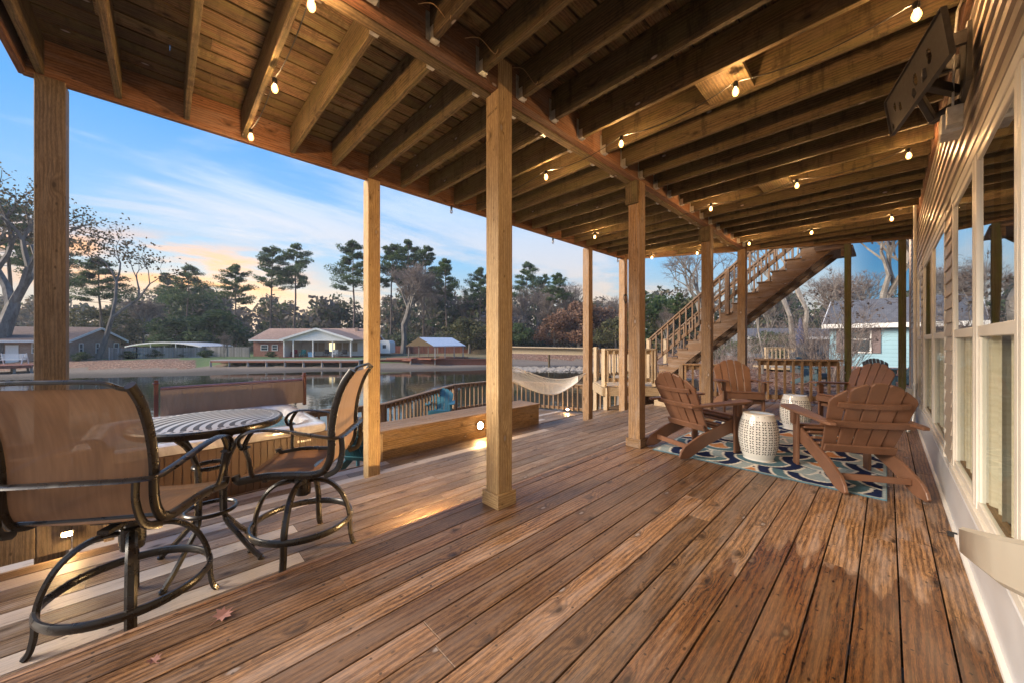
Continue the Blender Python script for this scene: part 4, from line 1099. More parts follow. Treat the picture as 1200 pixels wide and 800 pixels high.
# hammock between two outer posts
hm=thing('rope_hammock','white rope hammock with a wooden spreader bar slung between outer posts','hammock',(0,0,0))
A0=Vector((-4.15,3.94,.98)); B0=Vector((-4.15,6.03,.60)); mb=MB(8); NW,NL=16,34
def pt(px,py,d): return W(d,(px-600)/FPX*d,CAMZ-(py-400)/FPX*d)
NEAR=spline([pt(586,441,5.75),pt(602,447,5.9),pt(620,455,6.05),pt(638,461,6.2),pt(653,461,6.4),pt(667,454,6.65),pt(677,447,6.85)],6)
FAR=spline([pt(586,426,6.45),pt(602,430,6.5),pt(620,436,6.6),pt(638,442,6.7),pt(653,444,6.8),pt(667,443,6.9),pt(677,440,6.98)],6)
def hp(u,v):                            # u along, v across, sagging between the edge ropes
    k=max(0,min(.9999,u))*(len(NEAR)-1); i=int(k); f=k-i
    n_=NEAR[i].lerp(NEAR[i+1],f); q_=FAR[i].lerp(FAR[i+1],f); w=(v+1)/2
    p=n_.lerp(q_,w); p.z-=.07*(1-v*v)*math.sin(math.pi*min(1,u*.9+.1)); return p
for i in range(-NL,NW+NL):
    for sg in (1,-1):
        pts=[]
        for k in range(61):
            u=k/60; ph=(i/NW*2-1)+sg*u*4.6 if sg==1 else (i/NW*2-1)-u*4.6+4.6
            if -1<=ph<=1: pts.append(hp(u,ph))
            else:
                if len(pts)>1: mb.tube(pts,.0034,4,cap=False)
                pts=[]
        if len(pts)>1: mb.tube(pts,.0034,4,cap=False)
mb.build('net',M['rope'],hm)
mb=MB()
for v in (-1,1): mb.tube([hp(k/30,v) for k in range(31)],.009,6)
for u in (0,1): mb.tube([hp(u,-1+2*k/12) for k in range(13)],.007,6)
mb.build('edge_rope',M['rope'],hm,smooth=True)
mb=MB(); mb.tube([hp(.08,-1),hp(.08,-.3),hp(.08,.3),hp(.08,1)],.014,8); mb.build('spreader_bar',M['rail'],hm,smooth=True)
mb=MB()
for k in range(9):
    v=-1+2*k/8; mb.tube([hp(0,v),A0],.004,4,cap=False); mb.tube([hp(1,v),B0],.004,4,cap=False)
mb.build('clew_rope',M['rope'],hm)

# cable coil on the corner post, downspout at the wall, small things
mb=MB(); q=Vector((-4.07,7.44,2.18))
pts=[q+Vector((.012*math.sin(i*.7)+.01,.075*math.cos(i*2*math.pi/18),.075*math.sin(i*2*math.pi/18)*1.2-i*.0006)) for i in range(54)]
mb.tube(pts,.006,6); mb.tube([q+Vector((.01,.05,.05)),q+Vector((.0,.0,.35)),q+Vector((0,-.01,.85))],.004,5); tag(mb.build('cable_coil',M['black'],smooth=True),'black cable coiled on the far corner post','cable')
mb=MB(); q=Vector((-2.09,3.925,0))
def maple_leaf(label,loc,rz,s=.045):
    mb=MB(); pts=[]
    tips=[(0,1.0),(.18,.45),(.62,.66),(.52,.30),(.95,.18),(.48,-.05),(.62,-.42),(.16,-.28),(0,-.45),(-.16,-.28),(-.62,-.42),(-.48,-.05),(-.95,.18),(-.52,.30),(-.62,.66),(-.18,.45)]
    n=len(mb.v); mb.v+= [(x*s,y*s,.004+.010*abs(x)*(1+.5*y)) for x,y in tips]+[(0,.1*s,.003)]
    for i in range(16): mb.face([i,(i+1)%16,16],None,.7)
    mb.tube([(0,-.4*s,.003),(.1*s,-1.0*s,.008)],.0012,4)
    o=mb.build('fallen_leaf',plain('dry leaf',(.30,.15,.13),.7,0,.25,30)); o.location=loc; o.rotation_euler=(.15,.1,rz); tag(o,label,'leaf',group='dry leaves fallen on the deck')
q=ground(260,723,0); maple_leaf('curled pinkish dry leaf lying on the boards right of the left stool',(q.x,q.y,.004),.5,.05)
q=ground(180,776,0); maple_leaf('small tan dry leaf on the boards at the bottom left corner',(q.x,q.y,.003),2.0,.028)
# ---------------------------------------------------------------- the house wall on the right
HX=.33
hs=thing('house','tan vinyl sided house wall with cream framed windows along the right side','house',(HX,0,0))
T=Vector
def hbox(mb,x0,x1,y0,y1,z0,z1): mb.box((x0,y0,z0),(x1,y1,z1))
YW0,YW1=-3.2,10.6
WZ0,WZ1=.34,2.20
wins=[(-.35,.80,.5),(1.12,3.02,.53),(3.12,4.02,1),(4.50,5.72,.5),(5.74,7.1,.5),(7.55,9.35,.5)]
wins=[(.25,2.16,2),(2.22,3.08,1),(3.16,4.03,1),(4.58,5.72,1),(5.78,7.05,1),(7.50,8.35,1),(8.42,9.3,1)]
# siding above and between, laps as real sloping boards
def laps(name,y0,y1,z0,z1,parent=hs):
    mb=MB(12); p=.102; n=int(math.ceil((z1-z0)/p))
    for i in range(n):
        a=z0+i*p; b=min(a+p,z1); 
        # each lap leans out at its foot
        P=[Vector((.03,y0,a)),Vector((.03,y1,a)),Vector((-.014,y1,a)),Vector((-.014,y0,a)),Vector((.03,y0,b)),Vector((.03,y1,b)),Vector((-.001,y1,b)),Vector((-.001,y0,b))]
        mb.hexa(P,y1-y0,.03,.1,r=.5)
    return mb.build(name,M['siding_tan'],parent)
laps('siding',YW0,YW1-.06,2.26,3.37)
laps('siding',4.09,4.50,.34,2.258); laps('siding',7.12,7.43,.34,2.258); laps('siding',9.38,YW1-.06,.34,2.258); laps('siding',YW0,.18,.34,2.258)
mb=MB(); hbox(mb,.05,.30,YW0,YW1,2.27,6.2); hbox(mb,.05,.30,YW0,YW1,-.6,.33)
for a,b in ((YW0,.18),(4.10,4.50),(7.12,7.43),(9.38,YW1)): hbox(mb,.05,.30,a,b,.331,2.268)
mb.build('wall',M['siding_tan'],hs)
mb=MB(); hbox(mb,.31,4.0,YW1-.2,YW1-.02,-.6,6.0); mb.build('wall',M['siding_tan'],hs)
laps('siding',YW0,YW1-.06,3.38,6.0)
mb=MB(); hbox(mb,-.022,.02,YW0,YW1,-.02,.30); mb.build('skirt_board',plain('grey white skirt board',(.55,.56,.58),.4,0,.08,3),hs,bevel=.004)
mb=MB(); hbox(mb,-.040,-.0225,YW0,YW1,.001,.022); mb.build('base_bead',M['white'],hs)
mb=MB(); hbox(mb,-.03,.03,YW1-.07,YW1+.02,-.3,6.0); mb.build('corner_trim',plain('pinkish corner trim',(.62,.47,.38),.5),hs,bevel=.004)
mb=MB(); hbox(mb,-.018,.04,.18,4.10,.30,.345); hbox(mb,-.018,.04,4.50,7.12,.30,.345); hbox(mb,-.018,.04,7.43,9.38,.30,.345); mb.build('sill',M['cream'],hs,bevel=.003)
mb=MB(); hbox(mb,-.010,.04,.18,4.10,2.20,2.26); hbox(mb,-.010,.04,4.50,7.12,2.20,2.26); hbox(mb,-.010,.04,7.43,9.38,2.20,2.26); mb.build('head_trim',M['cream'],hs,bevel=.003)
# pale curtain material
cm,ct,cb=new_mat('ribbed cream curtain'); cuv=uvc(ct); ct.put(cb.inputs['Base Color'],ct.mix(ct.noise(scale(ct,cuv,2,40),1,2,.5,dim='2D'),(.62,.54,.38),(.86,.80,.66))); cb.inputs['Roughness'].default_value=.8
im,it,ib=new_mat('dim interior wall'); it.put(ib.inputs['Base Color'],(.16,.14,.11,1))
mb=MB(); hbox(mb,1.6,1.62,YW0,YW1-.3,.3,2.6); hbox(mb,.32,1.6,YW0,YW1-.3,.28,.30); hbox(mb,.32,1.6,YW0,YW1-.3,2.6,2.62); mb.build('room_walls',im,hs)
for wi,(a,b,nn) in enumerate(wins):
    wn=empty('window',(0,0,0)); wn.parent=hs
    mb=MB()
    for y in (a-.028,b-.022): hbox(mb,-.008,.05,y,y+.05,WZ0+.006,WZ1-.001)
    hbox(mb,-.004,.05,a+.023,b-.023,WZ0+.006,WZ0+.05); hbox(mb,-.004,.05,a+.023,b-.023,WZ1-.04,WZ1-.001); 
    hbox(mb,-.003,.045,a+.023,b-.023,1.245,1.30)
    if nn==2: hbox(mb,-.006,.05,(a+b)/2-.03,(a+b)/2+.03,WZ0+.051,WZ1-.041)
    # slim inner sash stiles
    for y in (a+.024,b-.056): hbox(mb,.0,.04,y,y+.032,WZ0+.051,1.244)
    mb.build('frame',M['cream'],wn,bevel=.003)
    mb=MB(); hbox(mb,.02,.05,a+.024,b-.024,WZ0+.052,WZ0+.06); mb.build('inner_sill',M['bench'],wn)
    for z0,z1,x in ((WZ0+.05,1.246,.009),(1.30,WZ1-.04,.004)):
        mb=MB(); mb.quad((x,a+.02,z0),(x,a+.02,z1),(x,b-.02,z1),(x,b-.02,z0)); mb.build('pane',M['glass'] if x<.006 else M['glasslow'],wn)
    # vertical folds of curtain behind the lower sash, a tied-back one above
    mb=MB(50+wi); n=int((b-a)/.03); rg=random.Random(wi)
    def fold(y0,y1,z0,z1,x=.05,amp=.018,cover=1.0,parent=wn,rr_=rg):
        mb=MB(); n=max(4,int((y1-y0)/.018)); ph=rr_.random()*6
        P=[(y0+(y1-y0)*i/n, x+amp*math.sin(ph+i*.95)+amp*.4*math.sin(i*.37)) for i in range(n+1)]
        for (ya,xa),(yb,xb) in zip(P,P[1:]): mb.quad((xa,ya,z0),(xb,yb,z0),(xb,yb,z1),(xa,ya,z1),uv=[(ya,0),(yb,0),(yb,1),(ya,1)],r=.5)
        o=mb.build('curtain',cm,parent); o.data.polygons.foreach_set('use_smooth',[True]*len(o.data.polygons))
    w_=b-a
    if wi%3==1: fold(a+.03,a+w_*.45,WZ0+.05,1.26); fold(a+w_*.62,b-.03,WZ0+.05,1.26)
    else: fold(a+.03,b-.03,WZ0+.05,1.26)
    fold(b-w_*.22,b-.03,1.28,WZ1-.04,x=.08)
# conduit and meter boxes by the house corner
cn=thing('conduit_pipe','grey and cream conduit pipe running up the house wall to a junction box','pipe',(.29,7.3,0))
mb=MB(); mb.tube([(-.03,.0,.42),(-.03,.0,3.05)],.017,10); mb.build('upper_pipe',M['cream'],cn,smooth=True)
mb=MB(); mb.tube([(-.03,.0,.58),(-.035,.0,.3),(-.05,-.02,.12),(-.09,-.05,.03),(-.10,-.06,0)],.02,10); mb.lathe([(0,-.04),(.026,-.04),(.026,.04),(0,.04)],(-.03,0,.62),n=12); mb.build('lower_pipe',M['galv'],cn,smooth=True)
mb=MB(); hbox(mb,-.10,-.012,.12,.34,.33,.56); hbox(mb,-.108,-.1005,.14,.32,.35,.54); tag(mb.build('junction_box',M['grey_box'],None,bevel=.005),'grey electrical junction box low on the far house wall','box'); bpy.data.objects['junction_box'].location=(.29,7.45,0)
mb=MB(); hbox(mb,-.16,-.02,0,.24,.002,.20); tag(mb.build('power_outlet_box',M['grey_box'],None,bevel=.008),'pale grey box standing on the boards at the wall behind the brown chair','box'); bpy.data.objects['power_outlet_box'].location=(.27,7.55,0)
# television wall mount, empty plate tilted from the wall under the joists
tv=thing('tv_wall_mount','empty black television wall mount with perforated plate high on the siding','tv mount',(.31,2.95,2.68))
o_=T((0,0,0))
A=T((-.30,.44,-.02)); B=T((-.115,-.34,-.02)); ex=(B-A); L_=ex.length; ex.normalize(); ez=T((-.12,-.03,.99)); ez=(ez-ex*ez.dot(ex)).normalized(); ey=ez.cross(ex)
# plate with real holes: strips around openings
bm=bmesh.new()
hh=.115
holes=[(.11,.02,.017,.027),(.185,-.02,.017,.027),(.42,.0,.024,.036),(.60,.012,.026,.042),(.04,-.075,.012,.02)]
nx,nz=96,26
def inhole(u,v): return any(((u-a)/c)**2+((v-b)/d)**2<1 for a,b,c,d in holes)
grid={}
mbp=MB(1)
for i in range(nx):
    for j in range(nz):
        u0,u1=L_*i/nx,L_*(i+1)/nx; v0,v1=-hh+2*hh*j/nz,-hh+2*hh*(j+1)/nz
        if inhole((u0+u1)/2,(v0+v1)/2): continue
        mbp.quad(*[A+ex*u+ez*v for u,v in ((u0,v0),(u1,v0),(u1,v1),(u0,v1))],r=.5)
bm.free(); plm=plain('dusty black steel',(.055,.05,.048),.45,.3,.35,40)
pl=mbp.build('plate',plm,tv)
bmm=bmesh.new(); bmm.from_mesh(pl.data); bmesh.ops.remove_doubles(bmm,verts=bmm.verts,dist=.0003); bmm.to_mesh(pl.data); bmm.free()
sm=pl.modifiers.new('t','SOLIDIFY'); sm.thickness=.004
mb=MB(); mb.beam(A+ez*hh,B+ez*hh,.022,.004,up=ez); mb.beam(A-ez*hh,B-ez*hh,.022,.004,up=ez); mb.beam(A-ez*hh-ex*.002,A+ez*hh-ex*.002,.022,.004,up=ex); mb.beam(B-ez*hh,B+ez*hh,.022,.004,up=ex); mb.build('plate_flange',plm,tv)
C=A+ex*.55; mb=MB()
mb.beam(C+ey*-.0+ez*-.04,T((-.16,.02,-.06)),.035,.05); mb.beam(T((-.17,.0,-.075)),T((-.04,.22,-.075)),.04,.05); mb.beam(C+ex*-.15-ez*.05,T((-.12,.34,-.15)),.03,.045); mb.beam(T((-.13,.34,-.15)),T((-.03,.20,-.15)),.03,.045)
mb.build('arm',plm,tv,bevel=.003)
mb=MB(); mb.box((-.035,-.06,-.16),(-.015,.20,.14)); mb.box((-.13,-.07,.03),(-.03,-.045,.10)); mb.box((-.13,.16,.03),(-.03,.185,.10)); mb.box((-.14,-.07,-.03),(-.115,.185,.11)); mb.build('bracket',plm,tv,bevel=.003)
mb=MB(); mb.box((-.10,.20,-.30),(-.02,.34,-.19)); mb.box((-.085,.14,-.28),(-.025,.199,-.18)); mb.tube([(-.06,.17,-.17),(-.06,.12,.1),(-.05,.1,.3),(-.03,.15,.38)],.006,6); o=mb.build('outlet_cover',M['galv'],None,bevel=.006); o.location=(.31,2.95,2.68)
tag(o,'clear grey weatherproof outlet cover on the siding just below the television mount','outlet')
# downspout coming down along the wall
ds=MB(); n0=T((.235,2.17,.47)); n1=T((.205,1.28,.755)); n2=T((.22,.85,.90)); n3=T((.27,.60,1.15))
pts=[n0,n1,n2,n3,T((.275,.58,3.0))]
prof=[(-.036,-.05),(.036,-.05),(.046,-.04),(.046,.04),(.036,.05),(-.036,.05),(-.046,.04),(-.046,-.04)]
frames=[]
for i,p in enumerate(pts):
    t_=(pts[min(i+1,4)]-pts[max(i-1,0)]).normalized(); sx=T((1,0,0)); sx=(sx-t_*sx.dot(t_)).normalized(); uz=t_.cross(sx); frames.append((p,sx,uz))
for (p,sx,uz) in frames: ds.v+=[tuple(p+sx*a*1.0+uz*b*1.0) for a,b in prof]
for i in range(4):
    for k in range(8): ds.face([i*8+k,i*8+(k+1)%8,(i+1)*8+(k+1)%8,(i+1)*8+k],None,.5)
p,sx,uz=frames[0]; t_=(pts[0]-pts[1]).normalized(); ds.v+=[tuple(p+t_*.012+sx*a*.8+uz*b*.8) for a,b in prof]
for k in range(8): ds.face([k,40+k,40+(k+1)%8,(k+1)%8],None,.5)
ds.face([40+k for k in range(8)],None,.5)
tag(ds.build('downspout',plain('satin cream downspout',(.60,.57,.48),.35,0,.04,4),smooth=True),'cream downspout elbow sticking in at the right edge, close to the camera','downspout')
q=ground(1116,628,.0)
mb=MB(); mb.box((-.02,-.014,.002),(.02,.014,.026)); mb.tube([(.02,0,.012),(.08,.01,.02)],.003,5); mb.tube([(-.02,.005,.012),(-.055,.0,.006)],.002,5); mb.tube([(-.018,.01,.016),(-.04,.04,.02)],.002,5)
o=mb.build('cable_clip',M['black'],bevel=.002); o.location=(q.x,q.y,0); tag(o,'small black cable clip on the last board beside the wall','clip')

# ---------------------------------------------------------------- string lights
bulbs=[]; BULBW=9.5
def bulb(parent,p,lit=True,s=1.0):
    x,y,z=p
    mb=MB(); mb.lathe([(0,.0),(.012,.0),(.015,.01),(.015,.035),(.008,.045),(0,.045)],(x,y,z+.028),n=10); sk=mb.build('socket',M['black'],parent,smooth=True)
    mb=MB(); mb.lathe([(0,-.030),(.012,-.026),(.019,-.012),(.0205,.0),(.017,.014),(.011,.026),(.008,.029),(0,.029)],(x,y,z),n=12); bo=mb.build('bulb',M['bulb'] if lit else M['clearbulb'],parent,smooth=True)
    if lit:
        mb=MB(); mb.tube([(x,y,z+.016),(x+.003,y,z+.006),(x-.003,y,z-.004),(x,y,z-.012)],.0045,6); mb.build('filament',M['filament'],bo)
        ld=bpy.data.lights.new('bulb_light','POINT'); ld.energy=BULBW; ld.color=(1,.56,.23); ld.shadow_soft_size=.012
        lo=bpy.data.objects.new('bulb_light',ld); col.objects.link(lo); lo.location=(x,y,z); lo.parent=parent
def strand(label,items,ext=None,zc=3.06):
    """items: (pixel x, pixel y, lit, height)"""
    t=thing('string_lights',label,'string lights',(0,0,0),group=None); P=[]
    for (px,py,lit,z) in items:
        if py is None: q=T(px)
        else: q=ground(px,py,z)
        bulb(t,(q.x,q.y,q.z),lit); P.append((q,lit)); bulbs.append((q,lit))
    mb=MB(); path=[]
    for (q,l),(q2,l2) in zip(P,P[1:]):
        a=q+T((0,0,.07)); b=q2+T((0,0,.07))
        for k in range(8):
            u=k/8; p=a.lerp(b,u); p.z-=.10*4*u*(1-u)*min(1,(b-a).length/1.5); path.append(p)
    path.append(P[-1][0]+T((0,0,.07)))
    if ext: path=[T(e) for e in ext]+path
    mb.tube(path,.0035,5); mb.build('cable',M['black'],t)
    return t
ZB=2.95
strand('string lights with three lit bulbs under the near left joists',[(365,7,True,2.94),(322,104,True,2.92),(294,161,True,2.92)])
strand('string lights crossing the ceiling from near the television mount to the outer edge',[(1074,18,True,2.93),(862,108,True,ZB),(728,169,True,ZB),(640,208,True,ZB),(529,248,False,2.93)])
strand('string lights crossing the ceiling behind the middle post',[(1065,183,True,2.93),(934,218,True,ZB),(833,245,True,ZB),(697,278,True,2.95),(648,284,False,2.93)])
strand('farthest string lights along the angled end of the upper deck',[(1045,257,True,2.95),(951,273,True,2.95),(878,286,True,2.95),(817,297,True,2.94),(764,302,True,2.94),(724,306,False,2.92)])
strand('string lights behind the camera under the upper deck',[((-.6,-.35,2.93),None,True,0),((-2.4,-.35,2.93),None,True,0)])
# ---------------------------------------------------------------- trees
def rv(rg,s=1): return Vector((rg.gauss(0,1),rg.gauss(0,1),rg.gauss(0,1))).normalized()*s
def leaves(mb,c,rad,n,size,rg,flat=.7,tone=.5,tv=.25,needle=False):
    for _ in range(n):
        v=rv(rg); rr=rg.random()**.45; p=Vector((c[0]+v.x*rad*rr,c[1]+v.y*rad*rr,c[2]+v.z*rad*rr*flat))
        a=rv(rg); b=a.cross(rv(rg))
        if b.length<.1: continue
        b.normalize(); s=size*rg.uniform(.6,1.3)
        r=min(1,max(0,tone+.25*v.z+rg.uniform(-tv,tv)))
        if needle: mb.tri(p-a*s,p+a*s,p+b*s*.55,r)
        else: mb.quad(p-a*s*.5-b*s*.3,p+a*s*.5-b*s*.3,p+a*s*.5+b*s*.3,p-a*s*.5+b*s*.3,r=r)
TR={}
def pine(seed,h=24,crown=.45,cw=3.2,size=.34,dens=1.0):
    rg=random.Random(seed); t=MB(seed); c=MB(seed); lx,ly=rg.uniform(-.5,.5),rg.uniform(-.5,.5)
    tr=[Vector((lx*(z/h)**2*2+.12*math.sin(z*.5+seed),ly*(z/h)**2*2,z)) for z in [h*i/10 for i in range(11)]]
    t.tube(tr,[.26*(1-.85*i/10)+.02 for i in range(11)],7)
    zb=h*(1-crown)
    nb=int(34*dens)
    for k in range(nb):
        u=(k+.5)/nb; z=zb+(h-zb)*u*.98; i=min(9,int(z/h*10)); p=tr[i].lerp(tr[i+1],z/h*10-i)
        w=cw*(1.0-u)**.55*(.45+.75*rg.random())*(1 if u>.12 else .8)+.35; a=rg.random()*6.28+k*2.4
        tip=p+Vector((math.cos(a)*w,math.sin(a)*w,w*rg.uniform(.05,.42)))
        t.tube([p,p.lerp(tip,.5)+Vector((0,0,-.08*w)),tip],[.06,.04,.02],3,cap=False)
        for q,rs in ((1.0,1.0),(.72,.8),(.45,.6)):
            if rg.random()<.86:
                cc=p.lerp(tip,q)+Vector((rg.uniform(-.3,.3),rg.uniform(-.3,.3),.15)); tone=rg.uniform(.3,.75)
                leaves(c,cc,(.45+.20*w)*rs,int(95*rs),size*.8,rg,.6,tone,.2,True)
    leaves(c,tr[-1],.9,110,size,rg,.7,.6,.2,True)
    return t,c
def branchy(seed,h=14,lv=5,spread=.55,r0=.28,split=3,lean=0,fork=.3,twigs=True,twsize=.5):
    rg=random.Random(seed); t=MB(seed); tips=[]
    def grow(p,d,L,r,l):
        q=p+d*L*.5+rv(rg,.05*L); e=q+(d+rv(rg,.18)).normalized()*L*.5
        t.tube([p,q,e],[r,r*.85,r*.68],6 if l<2 else (4 if l<3 else 3),cap=False)
        if l>=lv: tips.append((e,d)); return
        n=split+(1 if rg.random()<.4 else 0)
        for k in range(n):
            dd=(d+rv(rg,spread*(1+.15*l))); dd.z+= .16; dd.normalize()
            grow(e if k<2 else q.lerp(e,rg.random()),dd,L*rg.uniform(.58,.82),r*.60,l+1)
        if l>=lv-2: tips.append((e,d))
    grow(Vector((0,0,-.3)),Vector((lean,0,1)).normalized(),h*fork,r0,0)
    return t,tips,rg
def twigmesh(tips,rg,n=6,L=.6,w=.012):
    c=MB(9)
    for (p,d) in tips:
        for _ in range(n):
            dd=(d+rv(rg,.8)).normalized(); e=p+dd*L*rg.uniform(.5,1.2); m=p.lerp(e,.5)+rv(rg,.06); sd=dd.cross(rv(rg)); 
            if sd.length<.1: continue
            sd.normalize(); sd*=w; r=rg.random()
            c.quad(p-sd,p+sd,m+sd*.7,m-sd*.7,r=r); c.tri(m-sd*.7,m+sd*.7,e,r)
    return c
def tree(name,label,loc,trunk,crown,tm,cm,sc=1.0,rz=0,group=None,cat='tree'):
    t=thing(name,label,cat,loc,rz,group); t.scale=(sc,sc,sc)
    trunk.build('trunk',tm,t,smooth=True) if trunk else None
    crown.build('crown',cm,t)
    return t
def place(o,loc,rz,sc,label=None,group=None):
    c=copy_tree(o); c.location=loc; c.rotation_euler=(0,0,rz); c.scale=(sc,sc,sc)
    if label: c['label']=label
    if group: c['group']=group
    return c
def onground(px,d): p=at(px,d); p.z=gz(p)-.05; return p
def hs_(px,top,d):                      # height that reaches pixel row top
    return (400-top)/FPX*d+CAMZ
# tall pines across the lake: column, top row, distance
pp=[pine(1,24,.42,4.6,dens=1.3),pine(2,24,.42,4.0,dens=1.3),pine(3,24,.46,5.6,dens=1.5),pine(4,24,.38,4.4,dens=1.2)]
spec=[(317,285,82,0,'tall pine with a lopsided crown, left of the pair rising above the white porch house'),
(345,281,82,1,'tall pine with layered level branches, right of the pair above the white porch house'),
(276,308,70,2,'pale trunked spreading pine left of the tall pair'),
(219,308,78,2,'broad crowned pine left of the spreading pale trunked one'),
(415,279,74,2,'tall pine with a thick crown just left of the slim post'),
(458,285,76,3,'tall pine immediately right of the slim post'),
(476,280,80,0,'second tall pine right of the slim post'),
(496,287,78,1,'third tall pine right of the slim post'),
(523,302,68,3,'separate pine between the cluster and the central post, right of the boathouse'),
(563,312,80,2,'pine half hidden by the left side of the central post'),
(616,305,88,2,'large dark pine just right of the central post'),
(634,320,92,1,'narrow pine behind the large dark one right of the central post'),
(653,319,70,3,'open crowned pine in front of the bare trees right of the central post'),
(200,318,96,1,'distant pine behind the carport roof')]
pr=[]
for i,(px,top,d,k,lab) in enumerate(spec):
    p=onground(px,d); H=hs_(px,top,d)-p.z; sc=H/25.0
    if len(pr)<=k or not any(q[0]==k for q in pr):
        o=tree('pine_tree',lab,p,pp[k][0],pp[k][1],M['bark_pine'],M['needle'],sc,i*1.7,'tall pines across the lake'); pr.append((k,o))
        while len(pr)<=k: pr.append((-1,None))
    else:
        src=[q[1] for q in pr if q[0]==k][0]; place(src,p,i*1.7,sc,lab,'tall pines across the lake')
def getpine(k): return [q[1] for q in pr if q[0]==k][0]
# bare trees
def mkbare(seed,**kw):
    n=kw.pop('n',7); L=kw.pop('L',.8); t,tips,rg=branchy(seed,**kw); return t,twigmesh(tips,rg,n,L,kw.get('w',.014))
bt=[mkbare(11,h=16,lv=5,spread=.42,fork=.32),mkbare(12,h=16,lv=5,spread=.36,fork=.28,r0=.22),mkbare(13,h=16,lv=5,spread=.55,fork=.22,r0=.35)]
bo=[]
spec=[(472,300,62,2,'bare vase shaped tree between the white shed and the boathouse'),
(168,345,66,2,'bare branching tree behind the dark roofed house'),
(263,388,47,1,'small bare tree by the weathered fence left of the porch house'),
(612,335,74,1,'bare slender tree just right of the central post'),(628,332,76,0,'bare tall tree second from the central post'),
(642,338,72,1,'bare tree in front of the open crowned pine'),(668,330,78,0,'bare tree left of the rust coloured tree'),
(700,350,80,1,'bare tree between the two right outer posts'),(717,345,84,0,'bare tree behind the far corner post'),
(745,340,70,1,'bare pale tree just right of the far corner post'),(510,330,90,0,'bare tree in the wood behind the boathouse'),
(545,335,92,1,'bare tree left of the central post over the boathouse'),(780,355,45,1,'bare pale tree seen below the staircase handrail')]
bsrc={}
for i,(px,top,d,k,lab) in enumerate(spec):
    p=onground(px,d); H=hs_(px,top,d)-p.z
    if k not in bsrc:
        zt=max(v[2] for v in bt[k][1].v); bsrc[k]=(tree('bare_tree',lab,p,bt[k][0],bt[k][1],M['bark_grey'],M['twig'],H/zt,i,'bare winter trees'),zt)
    else: place(bsrc[k][0],p,i*1.3,H/bsrc[k][1],lab,'bare winter trees')
# leafy shrubs and round trees
def bushmesh(seed,n=26,w=3.2,h=6,size=.30,per=90,tone=.5):
    rg=random.Random(seed); c=MB(seed)
    for k in range(n):
        a=rg.random()*6.28; u=rg.random(); z=h*(.12+.85*u); rr=w*math.sin(math.pi*(.12+.80*u))**.7*rg.random()**.5
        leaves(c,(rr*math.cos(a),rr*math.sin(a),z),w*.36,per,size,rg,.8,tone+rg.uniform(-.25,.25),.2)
    t=MB(1); t.tube([(0,0,-.2),(0.1,0,h*.4),(0,.1,h*.8)],[.22,.15,.06],6); return t,c
sources={}
def bushtree(kind,mat,px,top,d,lab,name='bushy_tree',group=None,wide=1.0,tm='bark_grey'):
    p=onground(px,d); H=hs_(px,top,d)-p.z
    key=(kind,mat)
    if key not in sources:
        t,c=bushmesh(kind*7+3,34 if kind!=3 else 20)
        sources[key]=tree(name,lab,p,t,c,M[tm],M[mat],1,0,group); o=sources[key]
    else: o=place(sources[key],p,px*.7,1,lab,group)
    o.scale=(H/6.6*wide,H/6.6*wide,H/6.6)
spec=[(1,'evergreen',205,372,60,'dense dark evergreen left of the spreading pine',1.3),(2,'evergreen',250,362,62,'broad dark green evergreen below the spreading pine',1.5),
(1,'evergreen',225,340,85,'tall green evergreen mass behind the carport',1.1),(2,'drab',395,352,95,'yellow green tree above the right end of the porch house roof',1.0),
(1,'drab',120,360,60,'olive tree over the ridge of the left brick house',1.3),(2,'drab',550,372,60,'olive thicket tree just left of the central post',1.4),
(1,'evergreen',608,378,62,'low dark evergreen right of the central post',1.2),(2,'rust',678,352,64,'rust brown tree left of the two right outer posts',1.0),
(1,'rust',702,358,66,'rust brown tree seen between the two right outer posts',1.2),(2,'rust',650,368,66,'smaller rust tree at the left foot of the large rust one',1.2),
(1,'drab',800,352,48,'olive green tree behind the staircase handrail',1.4),(2,'evergreen',770,345,52,'green tree right of the middle posts under the ceiling edge',1.1),
(2,'drab',722,372,55,'olive tree behind the landing railing',1.3),(1,'twig',585,365,70,'grey bare thicket hidden by the central post',1.5)]
for k,m,px,top,d,lab,wd in spec: bushtree(k,m,px,top,d,lab,wide=wd,group='leafy trees across the lake')
# right of the staircase posts: nearer pine pair
for px,top,d,k,lab in ((752,338,46,2,'green pine crown beside the second middle post'),(798,342,44,3,'round topped green pine behind the handrail')):
    p=onground(px,d); H=hs_(px,top,d)-p.z; place(getpine(k),p,px,H/25,lab,'pines beyond the staircase')

# old tree at the far left with sparse dry leaves
t,tips,rg=branchy(31,h=24,lv=6,spread=.62,r0=.62,split=2,lean=.12,fork=.25)
c=MB(4)
for (p,d) in tips:
    for _ in range(8):
        q=p+rv(rg,1.1*rg.random()); a=rv(rg,.08); b=a.cross(rv(rg)).normalized()*.06
        c.quad(q-a-b,q+a-b,q+a+b,q-a+b,r=rg.random()*.8)
p=onground(-8,38); zt=max(v[2] for v in c.v); H=hs_(0,188,38)-p.z
tree('sycamore_tree','huge old tree with a thick grey trunk and sparse dry leaves at the left edge',p,t,c,M['bark_grey'],M['oakleaf'],H/zt,2.2)
t2,tips2,rg2=branchy(37,h=15,lv=6,spread=.6,r0=.17,split=2,lean=.3,fork=.22); c2=MB(4)
for (p,d) in tips2:
    for _ in range(6):
        q=p+rv(rg2,.9*rg2.random()); a=rv(rg2,.06); b=a.cross(rv(rg2)).normalized()*.045; c2.quad(q-a-b,q+a-b,q+a+b,q-a+b,r=rg2.random()*.8)
p=onground(112,43); zt=max(v[2] for v in c2.v); H=hs_(0,243,43)-p.z
